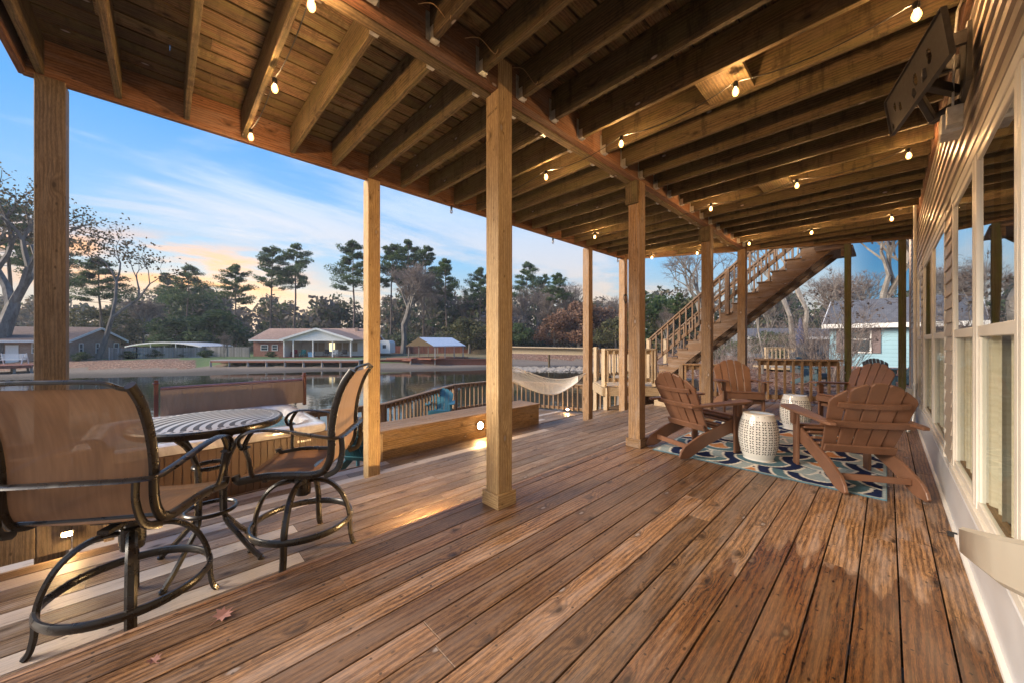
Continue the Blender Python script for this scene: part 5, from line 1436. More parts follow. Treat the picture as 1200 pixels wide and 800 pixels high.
tree('sycamore_tree','slimmer tree with sparse dark leaves right of the dark left post',p,t2,c2,M['bark_grey'],M['oakleaf'],H/zt,1.2)
p=onground(118,56); H=hs_(0,300,56)-p.z; place(getpine(2),p,1.1,H/25,'dark pine behind the leafy tree right of the left post','tall pines across the lake').scale=(H/25*1.3,H/25*1.3,H/25)
p=onground(62,60); H=hs_(0,268,60)-p.z; place(getpine(2),p,3,H/25,'pine hidden behind the dark left post','tall pines across the lake')
p=onground(15,58); H=hs_(0,232,58)-p.z; place(getpine(0),p,3,H/25,'dark pine behind the huge old tree at the left edge','tall pines across the lake').scale=(H/25*1.3,H/25*1.3,H/25)

# far woodland closing the horizon: one mass
fw=MB(77); rg=random.Random(77)
for i in range(380):
    px=rg.uniform(-1400,1500); 
    if px>835 and rg.random()<.35: continue
    d=rg.uniform(88,135)
    p=at(px,d) if abs(px-600)<900 else at(600+(900 if px>600 else -900),d); 
    p.z=gz(p) 
    topp=342+8*math.sin(px*.021)+rg.uniform(-12,14)
    if 120<px<200: topp-=0
    H=(400-topp)/FPX*d+CAMZ-p.z; H*=rg.uniform(.86,1.02); kind=rg.random()
    base=.05+.9*kind; wd=rg.uniform(3.5,6.5)
    n=int(15); 
    for k in range(n):
        u=((k+.3)/n)**1.35; a=rg.random()*6.28; rr=wd*math.sin(math.pi*(.18+.74*u))*rg.random()**.5
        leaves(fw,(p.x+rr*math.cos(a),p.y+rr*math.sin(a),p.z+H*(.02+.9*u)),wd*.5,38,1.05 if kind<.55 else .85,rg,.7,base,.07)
tag(fw.build('far_woodland',M['wood_mass']),'mixed bare and evergreen woodland closing the horizon across the lake','woodland',kind='stuff')
us=MB(78)
for i in range(260):
    px=rg.uniform(90,830); d=rg.uniform(66,86); p=at(px,d); p.z=gz(p); h=rg.uniform(1.5,4.5); b=rg.choice([.1,.2,.35,.5,.9])
    for k in range(4): leaves(us,(p.x+rg.uniform(-2,2),p.y+rg.uniform(-2,2),p.z+h*rg.uniform(.2,.8)),h*.5,34,.42,rg,.8,b,.1)
tag(us.build('undergrowth',M['wood_mass']),'low brush at the foot of the far trees','undergrowth',kind='stuff')

# ---------------------------------------------------------------- far houses
def gable_house(name,label,origin,rz,L,Wd,wh,rh,wall,roof,ov=.5,windows=(),door=None,gablemat=None,chim=(),group=None):
    """local x along the ridge 0..L, y across 0..Wd (y=0 faces the viewer)"""
    t=thing(name,label,'house',origin,rz,group)
    mb=MB(2)
    def wq(a,b,c,d,uv): mb.quad(a,b,c,d,uv=uv,r=.5)
    P=lambda x,y,z:(x,y,z)
    wq(P(0,0,-.5),P(L,0,-.5),P(L,0,wh),P(0,0,wh),[(0,-.5),(L,-.5),(L,wh),(0,wh)])
    wq(P(L,Wd,-.5),P(0,Wd,-.5),P(0,Wd,wh),P(L,Wd,wh),[(0,-.5),(L,-.5),(L,wh),(0,wh)])
    for x,s in ((0,-1),(L,1)):
        n=len(mb.v); V=[(x,0,-.5),(x,Wd,-.5),(x,Wd,wh),(x,Wd/2,wh+rh),(x,0,wh)]; U=[(0,-.5),(Wd,-.5),(Wd,wh),(Wd/2,wh+rh),(0,wh)]
        if s<0: V=V[::-1];U=U[::-1]
        mb.v+=V; mb.face([n+i for i in range(5)],U,.5)
    mb.build('wall',wall,t)
    mb=MB(3); sl=rh/(Wd/2)
    for s in (0,1):
        y0,y1=(-ov,Wd/2) if s==0 else (Wd+ov,Wd/2); z0,z1=wh-ov*sl,wh+rh; th=.12
        a,b,c,d=(-ov*.6,y0,z0),(L+ov*.6,y0,z0),(L+ov*.6,y1,z1),(-ov*.6,y1,z1); sw=math.hypot(y1-y0,z1-z0)
        up=[Vector(q)+Vector((0,0,th)) for q in (a,b,c,d)]; lo=[Vector(q)+Vector((0,0,.01)) for q in (a,b,c,d)]
        uv=[(0,0),(L,0),(L,sw),(0,sw)]
        if s==0: mb.quad(*up,uv=uv); mb.quad(*lo[::-1],uv=uv)
        else: mb.quad(*up[::-1],uv=uv[::-1]); mb.quad(*lo,uv=uv)
    rf=mb.build('roof',roof,t)
    for (cx,cy,cw,chh,cmat) in chim:
        mb=MB(); zz=wh+rh-abs(cy-Wd/2)*sl; mb.box((cx-cw,cy-cw,zz-.3),(cx+cw,cy+cw,zz+chh)); mb.build('chimney',cmat,rf)
    mb=MB()
    for x in (-ov*.6-.02,L+ov*.6+.02):
        for s in (0,1):
            y0,y1=(-ov,Wd/2) if s==0 else (Wd+ov,Wd/2); mb.beam((x,y0,wh-ov*sl-.02),(x,y1,wh+rh-.02),.05,.24)
    mb.box((-ov*.6,-ov-.05,wh-ov*sl-.1),(L+ov*.6,-ov-.003,wh-ov*sl+.13)); mb.build('fascia',M['white'],t)
    for (face,u,z,w,h,lit) in windows:
        wn=empty('window'); wn.parent=t
        if face=='f': wn.location=(u,-.02,z); wn.rotation_euler=(0,0,0)
        elif face=='r': wn.location=(L+.02,u,z); wn.rotation_euler=(0,0,math.pi/2)
        elif face=='l': wn.location=(-.02,u,z); wn.rotation_euler=(0,0,-math.pi/2)
        mb=MB(); mb.box((-w/2-.07,-.05,-.07),(w/2+.07,0,0)); mb.box((-w/2-.07,-.05,h),(w/2+.07,0,h+.07)); mb.box((-w/2-.07,-.05,0),(-w/2,0,h)); mb.box((w/2,-.05,0),(w/2+.07,0,h)); mb.box((-w/2,-.045,h/2-.025),(w/2,0,h/2+.025)); mb.build('frame',M['white'],wn)
        mb=MB(); mb.quad((-w/2,-.01,0),(w/2,-.01,0),(w/2,-.01,h),(-w/2,-.01,h)); mb.build('pane',M['winlit'] if lit else M['darkglass'],wn)
    if door:
        mb=MB(); mb.box((door-.5,-.05,-.4),(door+.5,-.01,1.75)); mb.build('door',M['white'],t)
    return t
M['winlit']=emit('warm lit window',(1,.78,.42),.9)
RZ=R(46.06)
def base(px,d,z=None): p=at(px,d); p.z=gz(p) if z is None else z; return p
# left brick house: gable end towards the lake
A=base(81,40,-.9); B=Vector((*W(47.5,-51.6)[:2],-.9)); gd=(B-A); Wg=gd.length; gd.normalize(); ld_=Vector((gd.y,-gd.x,0)); 
# the long side runs off to the left
if ld_.dot(W(0,-1)-W(0,0))<0: ld_=-ld_
org=A+ld_*15
gable_house('brick_house','low grey brown brick house with a dark roof, far left across the lake',org,math.atan2(-ld_.y,-ld_.x),15,8.2,2.35,1.35,M['brick_grey'],M['sh_brown'],.7,
  windows=[('r',1.6,.75,.45,1.1,0),('r',4.1,.75,.45,1.1,0),('r',7.3,.75,.75,1.1,0),('f',12.6,.9,1.0,1.0,0),('f',7.0,1.0,1.3,.9,1)],door=10.5)
# dark low house behind with a red pickup
o=base(132,72); gable_house('grey_house','low dark grey house with a slate roof behind the brick house',o,RZ,10.5,9,1.9,1.35,M['siding_grey'],M['sh_grey'],.8,windows=[('f',3.2,.7,.9,.9,0),('f',7.2,.7,1.2,.9,0)])
# porch house
PH=base(297,52,-.92)
gable_house('porch_house','red brick house with a tan roof and a white gabled porch across the lake',PH,RZ,15.6,8,2.45,1.55,M['brick_red'],M['sh_tan'],.5,
  windows=[('f',1.6,.9,.9,.7,0),('f',3.1,.9,.7,.7,0),('f',14.2,.8,.9,1.1,0)],chim=((9.5,6.0,.12,.9,M['tin']),(13.6,3.0,.2,.6,M['brick_grey']),(6.2,4.2,.15,.35,M['black'])))
po=thing('house_porch','white gabled porch with slim white columns and clutter on its floor','porch',PH+W(-.02,6.95,0),RZ)
pw=9.0; pd=4.2
mb=MB(); n=len(mb.v); 
for y,sg in ((-pd,1),):
    mb.v+=[(0,y,2.35),(pw,y,2.35),(pw/2,y,3.72)]; mb.face([0,1,2],[(0,0),(pw,0),(pw/2,1.4)],.5)
mb.build('gable',M['siding_white'],po)
mb=MB(); sl=1.37/(pw/2)
for s in (0,1):
    x0=-.35 if s==0 else pw+.35; a=(x0,-pd-.3,2.35-.35*sl); b=(x0,1.6,2.35-.35*sl); c=(pw/2,1.6,3.72); d=(pw/2,-pd-.3,3.72); q=[Vector(v)+Vector((0,0,.12)) for v in (a,b,c,d)]
    mb.quad(*(q[::-1] if s==0 else q),uv=[(0,0),(6,0),(6,5),(0,5)])
mb.build('roof',M['sh_tan'],po)
mb=MB()
for s in (0,1):
    x0=-.35 if s==0 else pw+.35; mb.beam((x0,-pd-.32,2.40-.35*sl),(pw/2,-pd-.32,3.78),.06,.26)
mb.box((0,-pd-.03,2.2),(pw,-pd+.1,2.36)); mb.build('fascia',M['white'],po)
for x in (.08,1.3,3.9,6.5,pw-.1):
    mb=MB(); mb.box((x-.07,-pd,.12),(x+.07,-pd+.14,2.2)); mb.build('column',M['white'],po)
mb=MB(); mb.box((-.2,-pd-.6,-.06),(pw+.2,0,.12)); mb.build('floor',M['fence_red'],po)
mb=MB(); mb.quad((.02,-.03,.12),(pw,-.03,.12),(pw,-.03,2.3),(.02,-.03,2.3),uv=[(0,0),(pw,0),(pw,2.2),(0,2.2)]); mb.quad((0,-pd,.12),(0,0,.12),(0,0,2.3),(0,-pd,2.3),uv=[(0,0),(4,0),(4,2.2),(0,2.2)]); mb.build('back_wall',M['siding_white'],po)
for i,(x,w,lit) in enumerate(((1.9,.8,0),(2.9,.9,0),(4.4,.8,1),(5.4,.8,0),(6.4,.8,0),(7.7,.7,0))):
    f=empty('window'); f.parent=po; f.location=(x,-.05,.75)
    mb=MB(); mb.box((-w/2-.06,-.04,-.06),(w/2+.06,0,.0)); mb.box((-w/2-.06,-.04,1.2),(w/2+.06,0,1.27)); mb.box((-w/2-.06,-.04,0),(-w/2,0,1.2)); mb.box((w/2,-.04,0),(w/2+.06,0,1.2)); mb.build('frame',M['white'],f)
    mb=MB(); mb.quad((-w/2,-.012,0),(w/2,-.012,0),(w/2,-.012,1.2),(-w/2,-.012,1.2)); mb.build('pane',M['winlit'] if lit else plain('drawn tan blind',(.42,.34,.26),.6),f)
# porch furniture, a few pixels each
cols=[('red porch chair at the left end of the white porch',(.30,.04,.06)),('teal porch chair behind the second column of the white porch',(.05,.25,.24)),('blue porch bin beside the middle column of the white porch',(.10,.25,.42)),('dark porch chair right of the middle column of the white porch',(.05,.05,.06)),('white porch chair at the right end of the white porch',(.6,.6,.6)),('black porch chair in front of the last column of the white porch',(.03,.03,.035))]
for i,(lab,c) in enumerate(cols):
    x=.6+i*1.45; p=po.location+W(-(-2.8-.5*(i%3)) *-1,x,0); t=thing('porch_chair' if 'chair' in lab else 'storage_bin',lab,'chair' if 'chair' in lab else 'bin',p+Vector((0,0,.12)),RZ)
    mt=plain('porch item',c,.6); mb=MB()
    if 'chair' in lab:
        mb.box((-.3,-.3,.36),(.3,.3,.44)); mb.box((-.3,.22,.44),(.3,.3,.95)); mb.box((-.32,-.3,.58),(-.26,.3,.63)); mb.box((.26,-.3,.58),(.32,.3,.63)); mb.build('seat',mt,t)
        mb=MB(); [mb.box((sx*.27-.025,sy*.26-.025,0),(sx*.27+.025,sy*.26+.025,.36)) for sx in (-1,1) for sy in (-1,1)]; mb.build('legs',mt,t)
    else:
        mb.prism([(-.28,0),(.28,0),(.34,.6),(-.34,.6)],(0,0,0),(1,0,0),(0,0,1),.5); mb.box((-.36,-.27,.601),(.36,.27,.65)); mb.build('tub',mt,t,bevel=.02)
# big pale shed roof behind the porch house
o=base(300,66); gable_house('metal_building','long pale blue metal roofed building behind the porch house',o,RZ,18,9,2.2,1.25,M['tin'],M['tin'],.3)
# carport with a white curved roof and weathered picket fence
cp=thing('carport','low white metal carport behind the weathered fence','carport',base(146,52),RZ)
mb=MB(); Lc=11; dd=6; n=10
for i in range(n):
    x0,x1=Lc*i/n,Lc*(i+1)/n; zf=lambda x:1.35+.60*math.sin(math.pi*(x/Lc))**.8
    mb.quad((x0,0,zf(x0)),(x1,0,zf(x1)),(x1,dd,zf(x1)),(x0,dd,zf(x0))); mb.quad((x0,-.02,zf(x0)-.16),(x1,-.02,zf(x1)-.16),(x1,-.02,zf(x1)+.02),(x0,-.02,zf(x0)+.02))
mb.build('roof',M['tin'],cp)
for x in (.05,Lc*.33,Lc*.66,Lc-.05):
    for y in (0.1,dd-.1): mb=MB(); mb.box((x-.04,y-.04,-.2),(x+.04,y+.04,1.35+.60*math.sin(math.pi*(min(max(x/Lc,0),1)))**.8)); mb.build('leg',M['tin'],cp)
def picket(name,label,pts,h,mat,pw=.14,gap=.02,postevery=2.4,zs=None):
    t=thing(name,label,'fence',(0,0,0)); mb=MB(3)
    pp_=MB(4)
    for a,b in zip(pts,pts[1:]):
        a=Vector(a);b=Vector(b); L=(b-a).length; n=int(L/(pw+gap))
        for k in range(n):
            p=a.lerp(b,(k+.5)/n); d=(b-a).normalized(); z=gz(p) if zs is None else zs; hh=h*(1+.02*math.sin(k*1.7)); up=Vector((0,0,1)); mb.beam(Vector((p.x,p.y,z-.1)),Vector((p.x,p.y,z+hh)),pw,.022,up=(-d.y,d.x,0))
        m=max(1,int(L/postevery))
        for k in range(m+1):
            p=a.lerp(b,k/m); z=gz(p) if zs is None else zs; q=MB(); q.beam((p.x,p.y,z-.2),(p.x,p.y,z+h+.08),.1,.1,up=(0,1,0)); q.build('fence_post',mat,t)
    mb.build('pickets',mat,t); return t
picket('picket_fence','weathered grey picket fence in front of the carport',[at(128,41.5),at(160,44),at(240,50),at(292,50)],1.35,M['fence_grey'])
picket('privacy_fence','red stained board fence behind the boathouse',[at(440,62),at(552,63)],1.25,M['fence_red'],.2,.01)
picket('privacy_fence','pale new board fence just left of the central post, continuing the red one',[at(553,63),at(600,62)],1.25,M['railpale'],.2,.01)
# red pickup by the grey house
pk=thing('pickup_truck','dark red pickup truck parked between the brick house and the grey house','truck',base(148,62),RZ)
rm=plain('dark red car paint',(.20,.015,.02),.3,.0,.05,3,coat=.5)
mb=MB(); mb.prism([(-2.6,.45),(2.6,.45),(2.6,.95),(1.4,1.05),(.75,1.62),(-.55,1.66),(-.75,1.05),(-2.6,1.08)],(0,0,0),(1,0,0),(0,0,1),1.75); mb.build('body',rm,pk,bevel=.05)
mb=MB(); mb.prism([(1.2,1.07),(.72,1.54),(-.48,1.58),(-.6,1.07)],(0,0,0),(1,0,0),(0,0,1),1.77); mb.build('windows',M['darkglass'],pk)
for x in (-1.7,1.6):
    for y in (-.8,.8):
        mb=MB(); mb.tube([(x,y-.12,.38),(x,y+.12,.38)],.38,16); mb.build('wheel',M['black'],pk)
# white camper shed
ws=thing('camper_trailer','white rounded camper trailer right of the slim post across the lake','trailer',base(432,54),RZ)
mb=MB(); prof=[(0,.35)]+[(0,1.7)]+arc(.5,1.75,.5,180,90,5)[1:]+arc(2.7,1.75,.5,90,0,5)+[(3.2,.35)]; mb.prism(prof,(0,1.2,0),(1,0,0),(0,0,1),2.4); mb.build('body',M['white'],ws,bevel=.03)
mb=MB(); mb.box((2.1,-.03,1.1),(2.6,-.005,1.6)); mb.box((.5,-.03,1.1),(1.2,-.005,1.6)); mb.build('window',M['darkglass'],ws)
mb=MB(); mb.tube([(1.5,.1,.3),(1.5,.3,.3)],.32,14); mb.build('wheel',M['black'],ws)
# boathouse
bh=thing('boathouse','open boathouse with a pale metal roof over the water and a low red dock','boathouse',W(44,-12.6,-.75),R(46.06))
# roof: near gable to the left front, ridge runs right and back
gA=at(475,43.5); gB=at(508,41.2); rd=(at(546,45.5)-gB); w0=(gB-gA); o0=bh.matrix_basis.inverted()
def loc_(p,z): 
    q=Matrix.Rotation(-RZ,4,'Z')@(Vector((p.x,p.y,0))-Vector((bh.location.x,bh.location.y,0))); return Vector((q.x,q.y,z))
ez0=.72-.75*-0+.0; eave=1.44; ridge=2.45
a=loc_(gA,eave); b=loc_(gB,eave); c=loc_(gB+rd,eave); d=loc_(gA+rd,eave); r1=(a+b)/2; r1.z=ridge; r2=(c+d)/2; r2.z=ridge
mb=MB(); mb.quad(b,c,r2,r1,uv=[(0,0),(6,0),(6,3),(0,3)]); mb.quad(r1,r2,d,a,uv=[(0,0),(6,0),(6,3),(0,3)]); mb.quad(*[v-Vector((0,0,.08)) for v in (r1,r2,c,b)]); mb.quad(*[v-Vector((0,0,.08)) for v in (a,d,r2,r1)]); mb.build('roof',M['tin'],bh)
mb=MB(); n=len(mb.v); mb.v+=[tuple(a),tuple(b),tuple(r1)]; mb.face([0,1,2],None,.5); mb.v+=[tuple(c),tuple(d),tuple(r2)]; mb.face([3,4,5],None,.5); mb.build('gable',M['joist'],bh)
for u in (0.04,.35,.65,.96):
    for p0,p1 in ((a,d),(b,c)):
        p=p0.lerp(p1,u); m_=(r1+r2)/2; p=p.lerp(Vector((m_.x,m_.y,p.z)),.06); mb=MB(); mb.box((p.x-.06,p.y-.06,-1.0),(p.x+.06,p.y+.06,eave)); mb.build('post',M['fence_grey'],bh)
mb=MB(); q=[p.copy() for p in (a,b,c,d)]
for i in range(4):
    p0,p1=q[i],q[(i+1)%4]; mb.beam((p0.x,p0.y,.0),(p1.x,p1.y,.0),.9,.08)
mb.build('dock_boards',M['fence_red'],bh)
# small stub dock left of it
def dock(name,label,pa,pb,w,z,mat,legs=3,skirt=True):
    t=thing(name,label,'dock',(pa.x,pa.y,0)); A_=Vector((0,0,z)); B_=Vector((pb.x-pa.x,pb.y-pa.y,z)); mb=MB(); mb.beam(A_,B_,w,.07); mb.build('deck_boards',mat,t)
    dn=(B_-A_).normalized(); sd=Vector((-dn.y,dn.x,0))
    mb=MB(); [mb.beam(A_+sd*s*w*.5-Vector((0,0,.14)),B_+sd*s*w*.5-Vector((0,0,.14)),.06,.18) for s in (-1,1)]; mb.build('edge_beam',mat,t)
    for k in range(legs):
        for s in (-1,1):
            p=A_.lerp(B_,(k+.1)/(legs-.8))+sd*s*w*.42; mb=MB(); mb.box((p.x-.07,p.y-.07,-2.2),(p.x+.07,p.y+.07,z-.05)); mb.build('piling',M['fence_grey'],t)
    return t
dock('small_dock','small wooden dock stub left of the boathouse',at(457,42.5),at(486,41.5),1.4,-.72,M['fence_red'],3)
dock('red_dock','dark red dock with a white swing bench at the left edge',at(-60,30.5),at(46,33.5),3.4,-.88,M['fence_red'],6)
# swing bench on the dock
sb=thing('swing_bench','white slatted bench on the dark red dock at the left edge','bench',Vector((*at(14,33.2)[:2],-.84)),RZ+.4)
mb=MB(); [mb.box((-.8,.2+.02*i,.42+.11*i),(.8,.225+.02*i,.5+.11*i)) for i in range(5)]; mb.build('backrest',M['white'],sb)
mb=MB(); [mb.box((-.8,-.3+.12*i,.38),(.8,-.2+.12*i,.41)) for i in range(4)]; mb.build('seat',M['white'],sb)
for x in (-.8,.8):
    mb=MB(); mb.beam((x,-.35,0),(x,-.1,.95),.06,.06); mb.beam((x,.45,0),(x,.2,.98),.06,.06); mb.beam((x,-.35,.6),(x,.3,.6),.07,.04); mb.build('side_frame',M['white'],sb)
# boardwalk over the old seawall
bw=thing('seawall','long timber seawall walkway on stubby posts below the porch house','seawall',(0,0,0))
sA,sB=at(253,39.6),at(424,39.6); mb=MB(); mb.beam(Vector((*sA[:2],-.80)),Vector((*sB[:2],-.80)),1.5,.09); mb.build('cap_boards',M['fence_grey'],bw)
dn=(sB-sA).normalized(); fr=Vector((-W(1,0).x,-W(1,0).y,0))*.74
mb=MB(); mb.beam(Vector((*sA[:2],-.93))+fr,Vector((*sB[:2],-.93))+fr,.05,.17); mb.build('edge_beam',M['fence_red'],bw)
for k in range(9):
    p=sA.lerp(sB,k/8.0)+fr*.9; mb=MB(); mb.box((p.x-.09,p.y-.09,-1.9),(p.x+.09,p.y+.09,-.86)); mb.build('piling',M['fence_grey'],bw)
mb=MB(); mb.beam(Vector((*(sA)[:2],-1.3))-fr*.9,Vector((*(sB)[:2],-1.3))-fr*.9,.06,.95); mb.build('back_boards',M['postdark'],bw)
w2=thing('seawall','red brown board seawall behind the boathouse','seawall',(0,0,0)); mb=MB(); a_,b_=at(425,40.6),at(596,43.5)
mb.beam(Vector((*a_[:2],-1.22)),Vector((*b_[:2],-1.22)),.12,.75); mb.beam(Vector((*a_[:2],-.83)),Vector((*b_[:2],-.83)),.4,.06); mb.build('wall_boards',M['fence_red'],w2)
w3=thing('timber_walkway','pale timber walkway along the far shore right of the central post','walkway',(0,0,0)); a_,b_=at(590,41.5),at(702,38)
mb=MB(); mb.beam(Vector((*a_[:2],.62)),Vector((*b_[:2],.50)),1.1,.10); mb.beam(Vector((*a_[:2],.22)),Vector((*b_[:2],.10)),.10,.66); mb.build('deck_boards',M['railpale'],w3)
for k in range(3):
    p=a_.lerp(b_,k/2); mb=MB(); mb.box((p.x-.08,p.y-.08,-2),(p.x+.08,p.y+.08,-.22)); mb.build('piling',M['joist'],w3)
# boat ramp and rip-rap
mb=MB(); q=[at(216,43),at(247,43),at(241,49),at(221,49)]; zq=[gz(p)+.10 for p in q]; zq=[-1.25,-1.25,-.84,-.84]
mb.prism([(0,0),(1,0),(1,1),(0,1)],(0,0,0),(.001,0,0),(0,.001,0),.0001) if False else mb.quad(*[Vector((p.x,p.y,z)) for p,z in zip(q,zq)]); o=mb.build('boat_ramp',plain('pale concrete',(.42,.41,.38),.8,0,.2,3)); tag(o,kind='structure')
rk=MB(6); rg=random.Random(8)
for i in range(420):
    px=rg.uniform(603,700); d=rg.uniform(35.5,40); p=at(px,d); z=gz(p)+.02; s=rg.uniform(.08,.30)
    n=len(rk.v); V=[(1,0,0),(-1,0,0),(0,1,0),(0,-1,0),(0,0,1),(0,0,-1)]
    rk.v+=[(p.x+a*s*rg.uniform(.7,1.3),p.y+b*s*rg.uniform(.7,1.3),z+c*s*.7) for a,b,c in V]
    for f in ((0,2,4),(2,1,4),(1,3,4),(3,0,4),(2,0,5),(1,2,5),(3,1,5),(0,3,5)): rk.face([n+k for k in f],None,rg.random())
tag(rk.build('shore_rocks',plain('shore rock',(.30,.27,.24),.9,0,.3,4)),'loose grey rocks along the far mud bank','rocks',kind='stuff')
# hedge in front of the brick house and along the fence
for px,d,s,lab in ((96,39.6,.16,'clipped round shrub against the gable of the brick house'),(318,50.5,.13,'small clipped shrub at the left corner of the white porch'),(150,43,.16,'ragged shrub growing on the weathered fence, left end'),(178,45.5,.18,'ragged shrub growing in the middle of the weathered fence'),(210,48,.16,'ragged shrub at the right end of the weathered fence'),(242,47.5,.16,'olive shrub beside the boat ramp')):
    p=onground(px,d); c=place(sources[(1,'evergreen')],p,px,s,lab,'shrubs across the lake'); c.scale=(s*1.7,s*1.7,s); c.name='shrub'; c['category']='shrub'

# ---------------------------------------------------------------- the yard at the right
bo_=base(1005-8,20.5); bo_.z=-.25
Bh=gable_house('blue_house','light blue house with a grey roof and one white window, seen past the thin posts',Vector((-2.20,26.3,-.35)),0,14,8,2.5,1.45,M['siding_blue'],M['sh_grey'],.4,windows=[('f',1.13,1.05,.88,1.25,0),('f',6.5,.95,.9,1.25,0)])
shm=plain('brown shutter',(.16,.12,.12),.6)
for x in (.45,1.81,5.8,7.2):
    mb=MB(); mb.box((x-.17,-.05,.98),(x+.17,-.005,2.36)); mb.build('shutter',shm,Bh)
mb=MB(); mb.box((-.02,-.06,-.3),(14,-.003,.28)); mb.build('brick_base',M['brick_red'],Bh)
# background pale roofed house far behind the stairs
gable_house('low_grey_building','low grey building behind the bare bushes, seen under the staircase',W(36,(880-600)/FPX*36,-.3),R(46.06)-.1,12,7,1.9,.9,M['siding_grey'],M['sh_grey'],.3)
# neighbour's deck with railing, covered grill and closed umbrella
nd=railing('neighbour_deck_railing',[tuple(at(897,17.5)[:2]),tuple(at(931,17.2)[:2])],.0,.95,'light wood deck railing in the next yard under the staircase',M['railpale'],sp=.17)
mb=MB(); a_=at(914,17.8); mb.beam(Vector((*at(894,18.3)[:2],-.06)),Vector((*at(935,18.0)[:2],-.06)),2.2,.10); tag(mb.build('neighbour_deck',M['railpale']),'low wooden platform under the next yard railing','deck')
gr=thing('covered_grill','grill under a dark grey cover in the next yard','grill',Vector((*at(947,15.5)[:2],-.1)),R(46))
mb=MB(7); rg=random.Random(3)
P=[[(-.62,0),(.62,0)],[(-.60,.45),(.60,.45)],[(-.62,.80),(.62,.80)],[(-.45,.92),(.45,.92)],[(-.36,1.18),(.34,1.20)],[(-.25,1.26),(.22,1.26)]]
lev=[]
for (l,r) in P:
    zz=l[1]; hw=(r[0]-l[0])/2; dp=.34 if zz<.9 else .22; ringp=[]
    for k in range(20):
        a=2*math.pi*k/20; ringp.append((hw*math.copysign(abs(math.cos(a))**.5,math.cos(a))*(1+.03*rg.random()),dp*math.copysign(abs(math.sin(a))**.5,math.sin(a))*(1+.08*rg.random()),zz))
    lev.append(ringp)
for r_ in lev: mb.v+=r_
for i in range(len(lev)-1):
    for k in range(20): mb.face([i*20+k,i*20+(k+1)%20,(i+1)*20+(k+1)%20,(i+1)*20+k],None,.5)
mb.face([(len(lev)-1)*20+k for k in range(20)],None,.5)
mb.build('cover',plain('slate grill cover',(.045,.055,.065),.6,0,.2,8),gr,smooth=True)
um=thing('closed_umbrella','closed dark blue patio umbrella behind the covered grill','umbrella',Vector((*at(938,16.8)[:2],-.1)))
mb=MB(); mb.lathe([(.02,1.0),(.13,1.05),(.17,1.4),(.11,1.9),(.05,2.35),(.0,2.42)],n=9); mb.build('canopy',plain('navy umbrella cloth',(.02,.05,.16),.8),um)
mb=MB(); mb.tube([(0,0,0),(0,0,1.1)],.02,8); mb.build('pole',M['metal_dark'],um)
# adirondack chairs out on the leaves
adirondack(M['poly_dark'],'dark slate adirondack chair sitting low in the leaves behind the deck railing',(*at(952,11.6)[:2],-.16),(.75,-.3),nb=5,group='dark adirondack chairs in the next yard')
adirondack(M['poly_black'],'black adirondack chair with a rounded slatted back in front of the blue house',(*at(1030,11.2)[:2],-.16),(.25,.97),nb=7,group='dark adirondack chairs in the next yard')
adirondack(M['poly_dark'],'slate adirondack chair half hidden by the thin green post before the blue house',(*at(1056,10.9)[:2],-.16),(-.9,-.3),nb=5,group='dark adirondack chairs in the next yard')
# big pale sycamores and twiggy shrubs
def yardtree(seed,px,d,top,lab,r0=.3,lean=0,lv=5,mat='bark_pale',spread=.5,fork=.28,name='sycamore_tree',balls=0,rz=0,ntw=5):
    t,tips,rg=branchy(seed,h=14,lv=lv,spread=spread,r0=r0,split=2,lean=lean,fork=fork); c=twigmesh(tips,rg,ntw,.7,.008)
    for i,(p,dd) in enumerate(tips):
        if balls and rg.random()<balls:
            q=p+rv(rg,.3)-Vector((0,0,.25)); leaves(c,q,.07,5,.11,rg,1.3,.1,.1)
    p=onground(px,d); zt=max(v[2] for v in c.v); H=hs_(px,top,d)-p.z
    return tree(name,lab,p,t,c,M[mat],M['twig'],H/zt,rz)
yardtree(51,944,23,215,'tall sycamore with pale bark seen under the staircase',.24,lean=-.05,balls=.3,spread=.42,fork=.32)
yardtree(52,930,19,225,'dark trunked tree right of the last middle beam post, under the stairs',.26,mat='bark_grey',spread=.4,fork=.34,rz=2)
yardtree(53,1035,28,190,'huge pale sycamore behind the blue house roof',.36,lean=.05,spread=.5,balls=.3,rz=1,lv=6)
yardtree(54,893,16,250,'slim straight grey trunk just right of the last beam post',.15,mat='bark_grey',spread=.35,fork=.45,rz=1)
yardtree(55,820,30,268,'wide bare tree whose branches reach in under the ceiling edge above the handrail',.3,mat='bark_grey',spread=.6,fork=.2,lv=6,rz=.6,ntw=6)
yardtree(56,985,13.5,300,'small bare tree with hanging brown seed pods in front of the blue house',.07,mat='bark_grey',spread=.7,fork=.15,balls=.8,rz=.6)
yardtree(57,1080,17,180,'bare tree by the corner of the tan house',.2,mat='bark_grey',spread=.55,fork=.2,balls=.5,rz=.6)
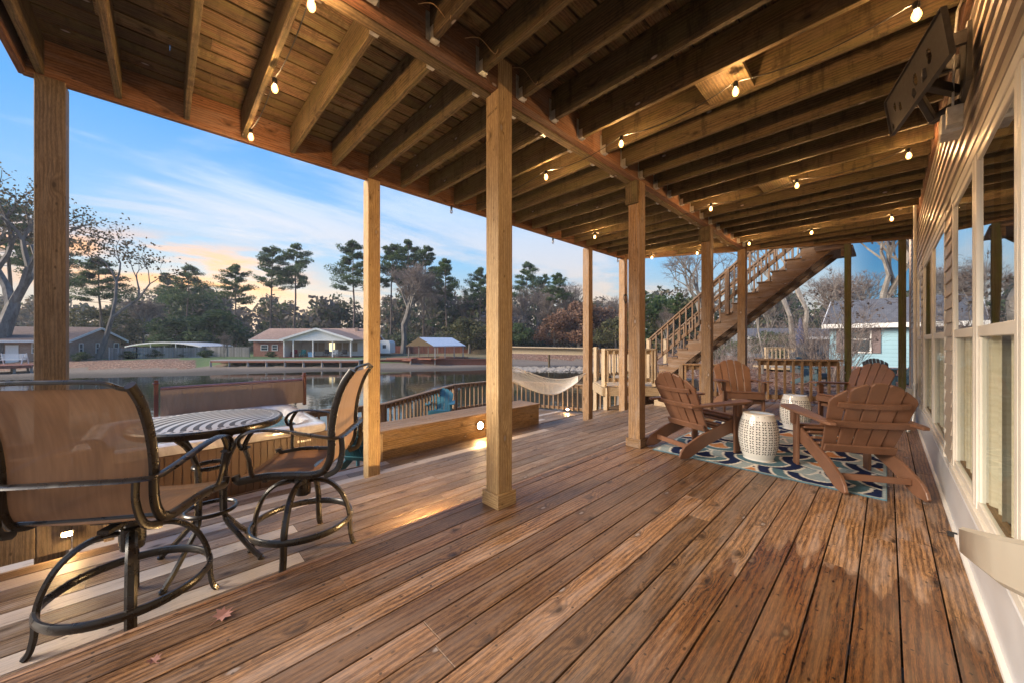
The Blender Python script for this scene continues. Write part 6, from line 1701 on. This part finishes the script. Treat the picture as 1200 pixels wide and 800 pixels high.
def scrub(seed,px,d,w,h,lab,n=120,mat='twig'):
    rg=random.Random(seed); c=MB(seed)
    for i in range(n):
        a=rg.random()*6.28; r=w*rg.random()**.5*.5; p=Vector((r*math.cos(a),r*math.sin(a),0)); prev=p; dd=Vector((math.cos(a)*.35,math.sin(a)*.35,1)).normalized(); hh=h*rg.uniform(.5,1); rr=rg.random()
        for k in range(5):
            nx_=prev+(dd+rv(rg,.28)).normalized()*hh/5; sd=(nx_-prev).cross(rv(rg)).normalized()*.009*(1-k*.15); c.quad(prev-sd,prev+sd,nx_+sd*.8,nx_-sd*.8,r=rr)
            if k>1:
                for _ in range(3):
                    e=nx_+(dd+rv(rg,.9)).normalized()*hh*.22; s2=(e-nx_).cross(rv(rg)).normalized()*.005; c.quad(nx_-s2,nx_+s2,e+s2*.3,e-s2*.3,r=rr)
            prev=nx_
    p=onground(px,d); t=thing('bare_shrub',lab,'shrub',p,0,'bare twiggy shrubs in the next yard'); c.build('twigs',M[mat],t); return t
scrub(1,972,12.6,1.1,2.5,'dense bare twiggy shrub just left of the thin post under the stair head',120)
scrub(2,965,14.5,1.6,3.0,'bare twiggy shrub behind the covered grill',90)
scrub(3,850,15,3,1.6,'low bare brush under the staircase between the beam posts',90)
scrub(4,868,21,4,2.6,'taller bare brush farther back under the staircase',110)
scrub(5,820,20,4,1.8,'low brush seen through the stair railing',100)
scrub(6,915,24,4,2.6,'bare brush behind the light wood railing',110)
for px,d,sx,s,lab in ((845,26,.5,.28,'dark evergreen shrub far under the staircase'),(905,28,.5,.35,'dark evergreen shrub behind the light wood railing')):
    p=onground(px,d); c=place(sources[(2,'evergreen')],p,px,s,lab,None); c.scale=(s*1.4,s*1.4,s); c.name='shrub'; c['category']='shrub'
for px,d,top,lab in ((862,44,350,'bare tree in the middle distance under the stairs'),(900,48,335,'bare tree behind the low grey building'),(975,50,320,'bare tree between the two pale sycamores'),(1010,44,315,'bare tree rising over the blue house roof')):
    p=onground(px,d); H=hs_(px,top,d)-p.z; place(bsrc[0][0],p,px,H/bsrc[0][1],lab,'bare trees beyond the next yard')
# fallen leaves on the yard: one mass
lf=MB(91); rg=random.Random(91)
for i in range(9000):
    px=rg.uniform(770,1110); d=rg.uniform(8.2,22)**1.0; p=at(px,d)
    if p.y<RIM(p.x)+.6 or (p.x>.1 and p.y<11) : continue
    if p.x<-3.4 and p.y<11: continue
    z=gz(p)+.012; a=Vector((rg.uniform(-1,1),rg.uniform(-1,1),rg.uniform(-.25,.25)))*.055; b=Vector((-a.y,a.x,rg.uniform(-.02,.03)))*.8; q=Vector((p.x,p.y,z)); lf.quad(q-a,q-b,q+a,q+b,r=rg.random())
tag(lf.build('fallen_leaves',leaf('fallen yard leaves',[(.10,.045,.03),(.26,.12,.07),(.40,.24,.16),(.18,.10,.06)])),'red brown fallen leaves covering the next yard','leaves',kind='stuff')

# ---------------------------------------------------------------- evening haze over the lake
HAZE=.0006
mb=MB(); mb.box((-1600,-1600,-3.6),(1600,1600,34)); hm_=bpy.data.materials.new('haze'); hm_.use_nodes=True; hn=hm_.node_tree; hn.nodes.remove(hn.nodes['Principled BSDF'])
pv=hn.nodes.new('ShaderNodeVolumePrincipled'); pv.inputs['Color'].default_value=(.80,.86,.95,1); pv.inputs['Density'].default_value=HAZE; pv.inputs['Anisotropy'].default_value=.2
hn.links.new(pv.outputs[0],[n for n in hn.nodes if n.type=='OUTPUT_MATERIAL'][0].inputs['Volume'])
if HAZE: tag(mb.build('haze',hm_),kind='stuff')
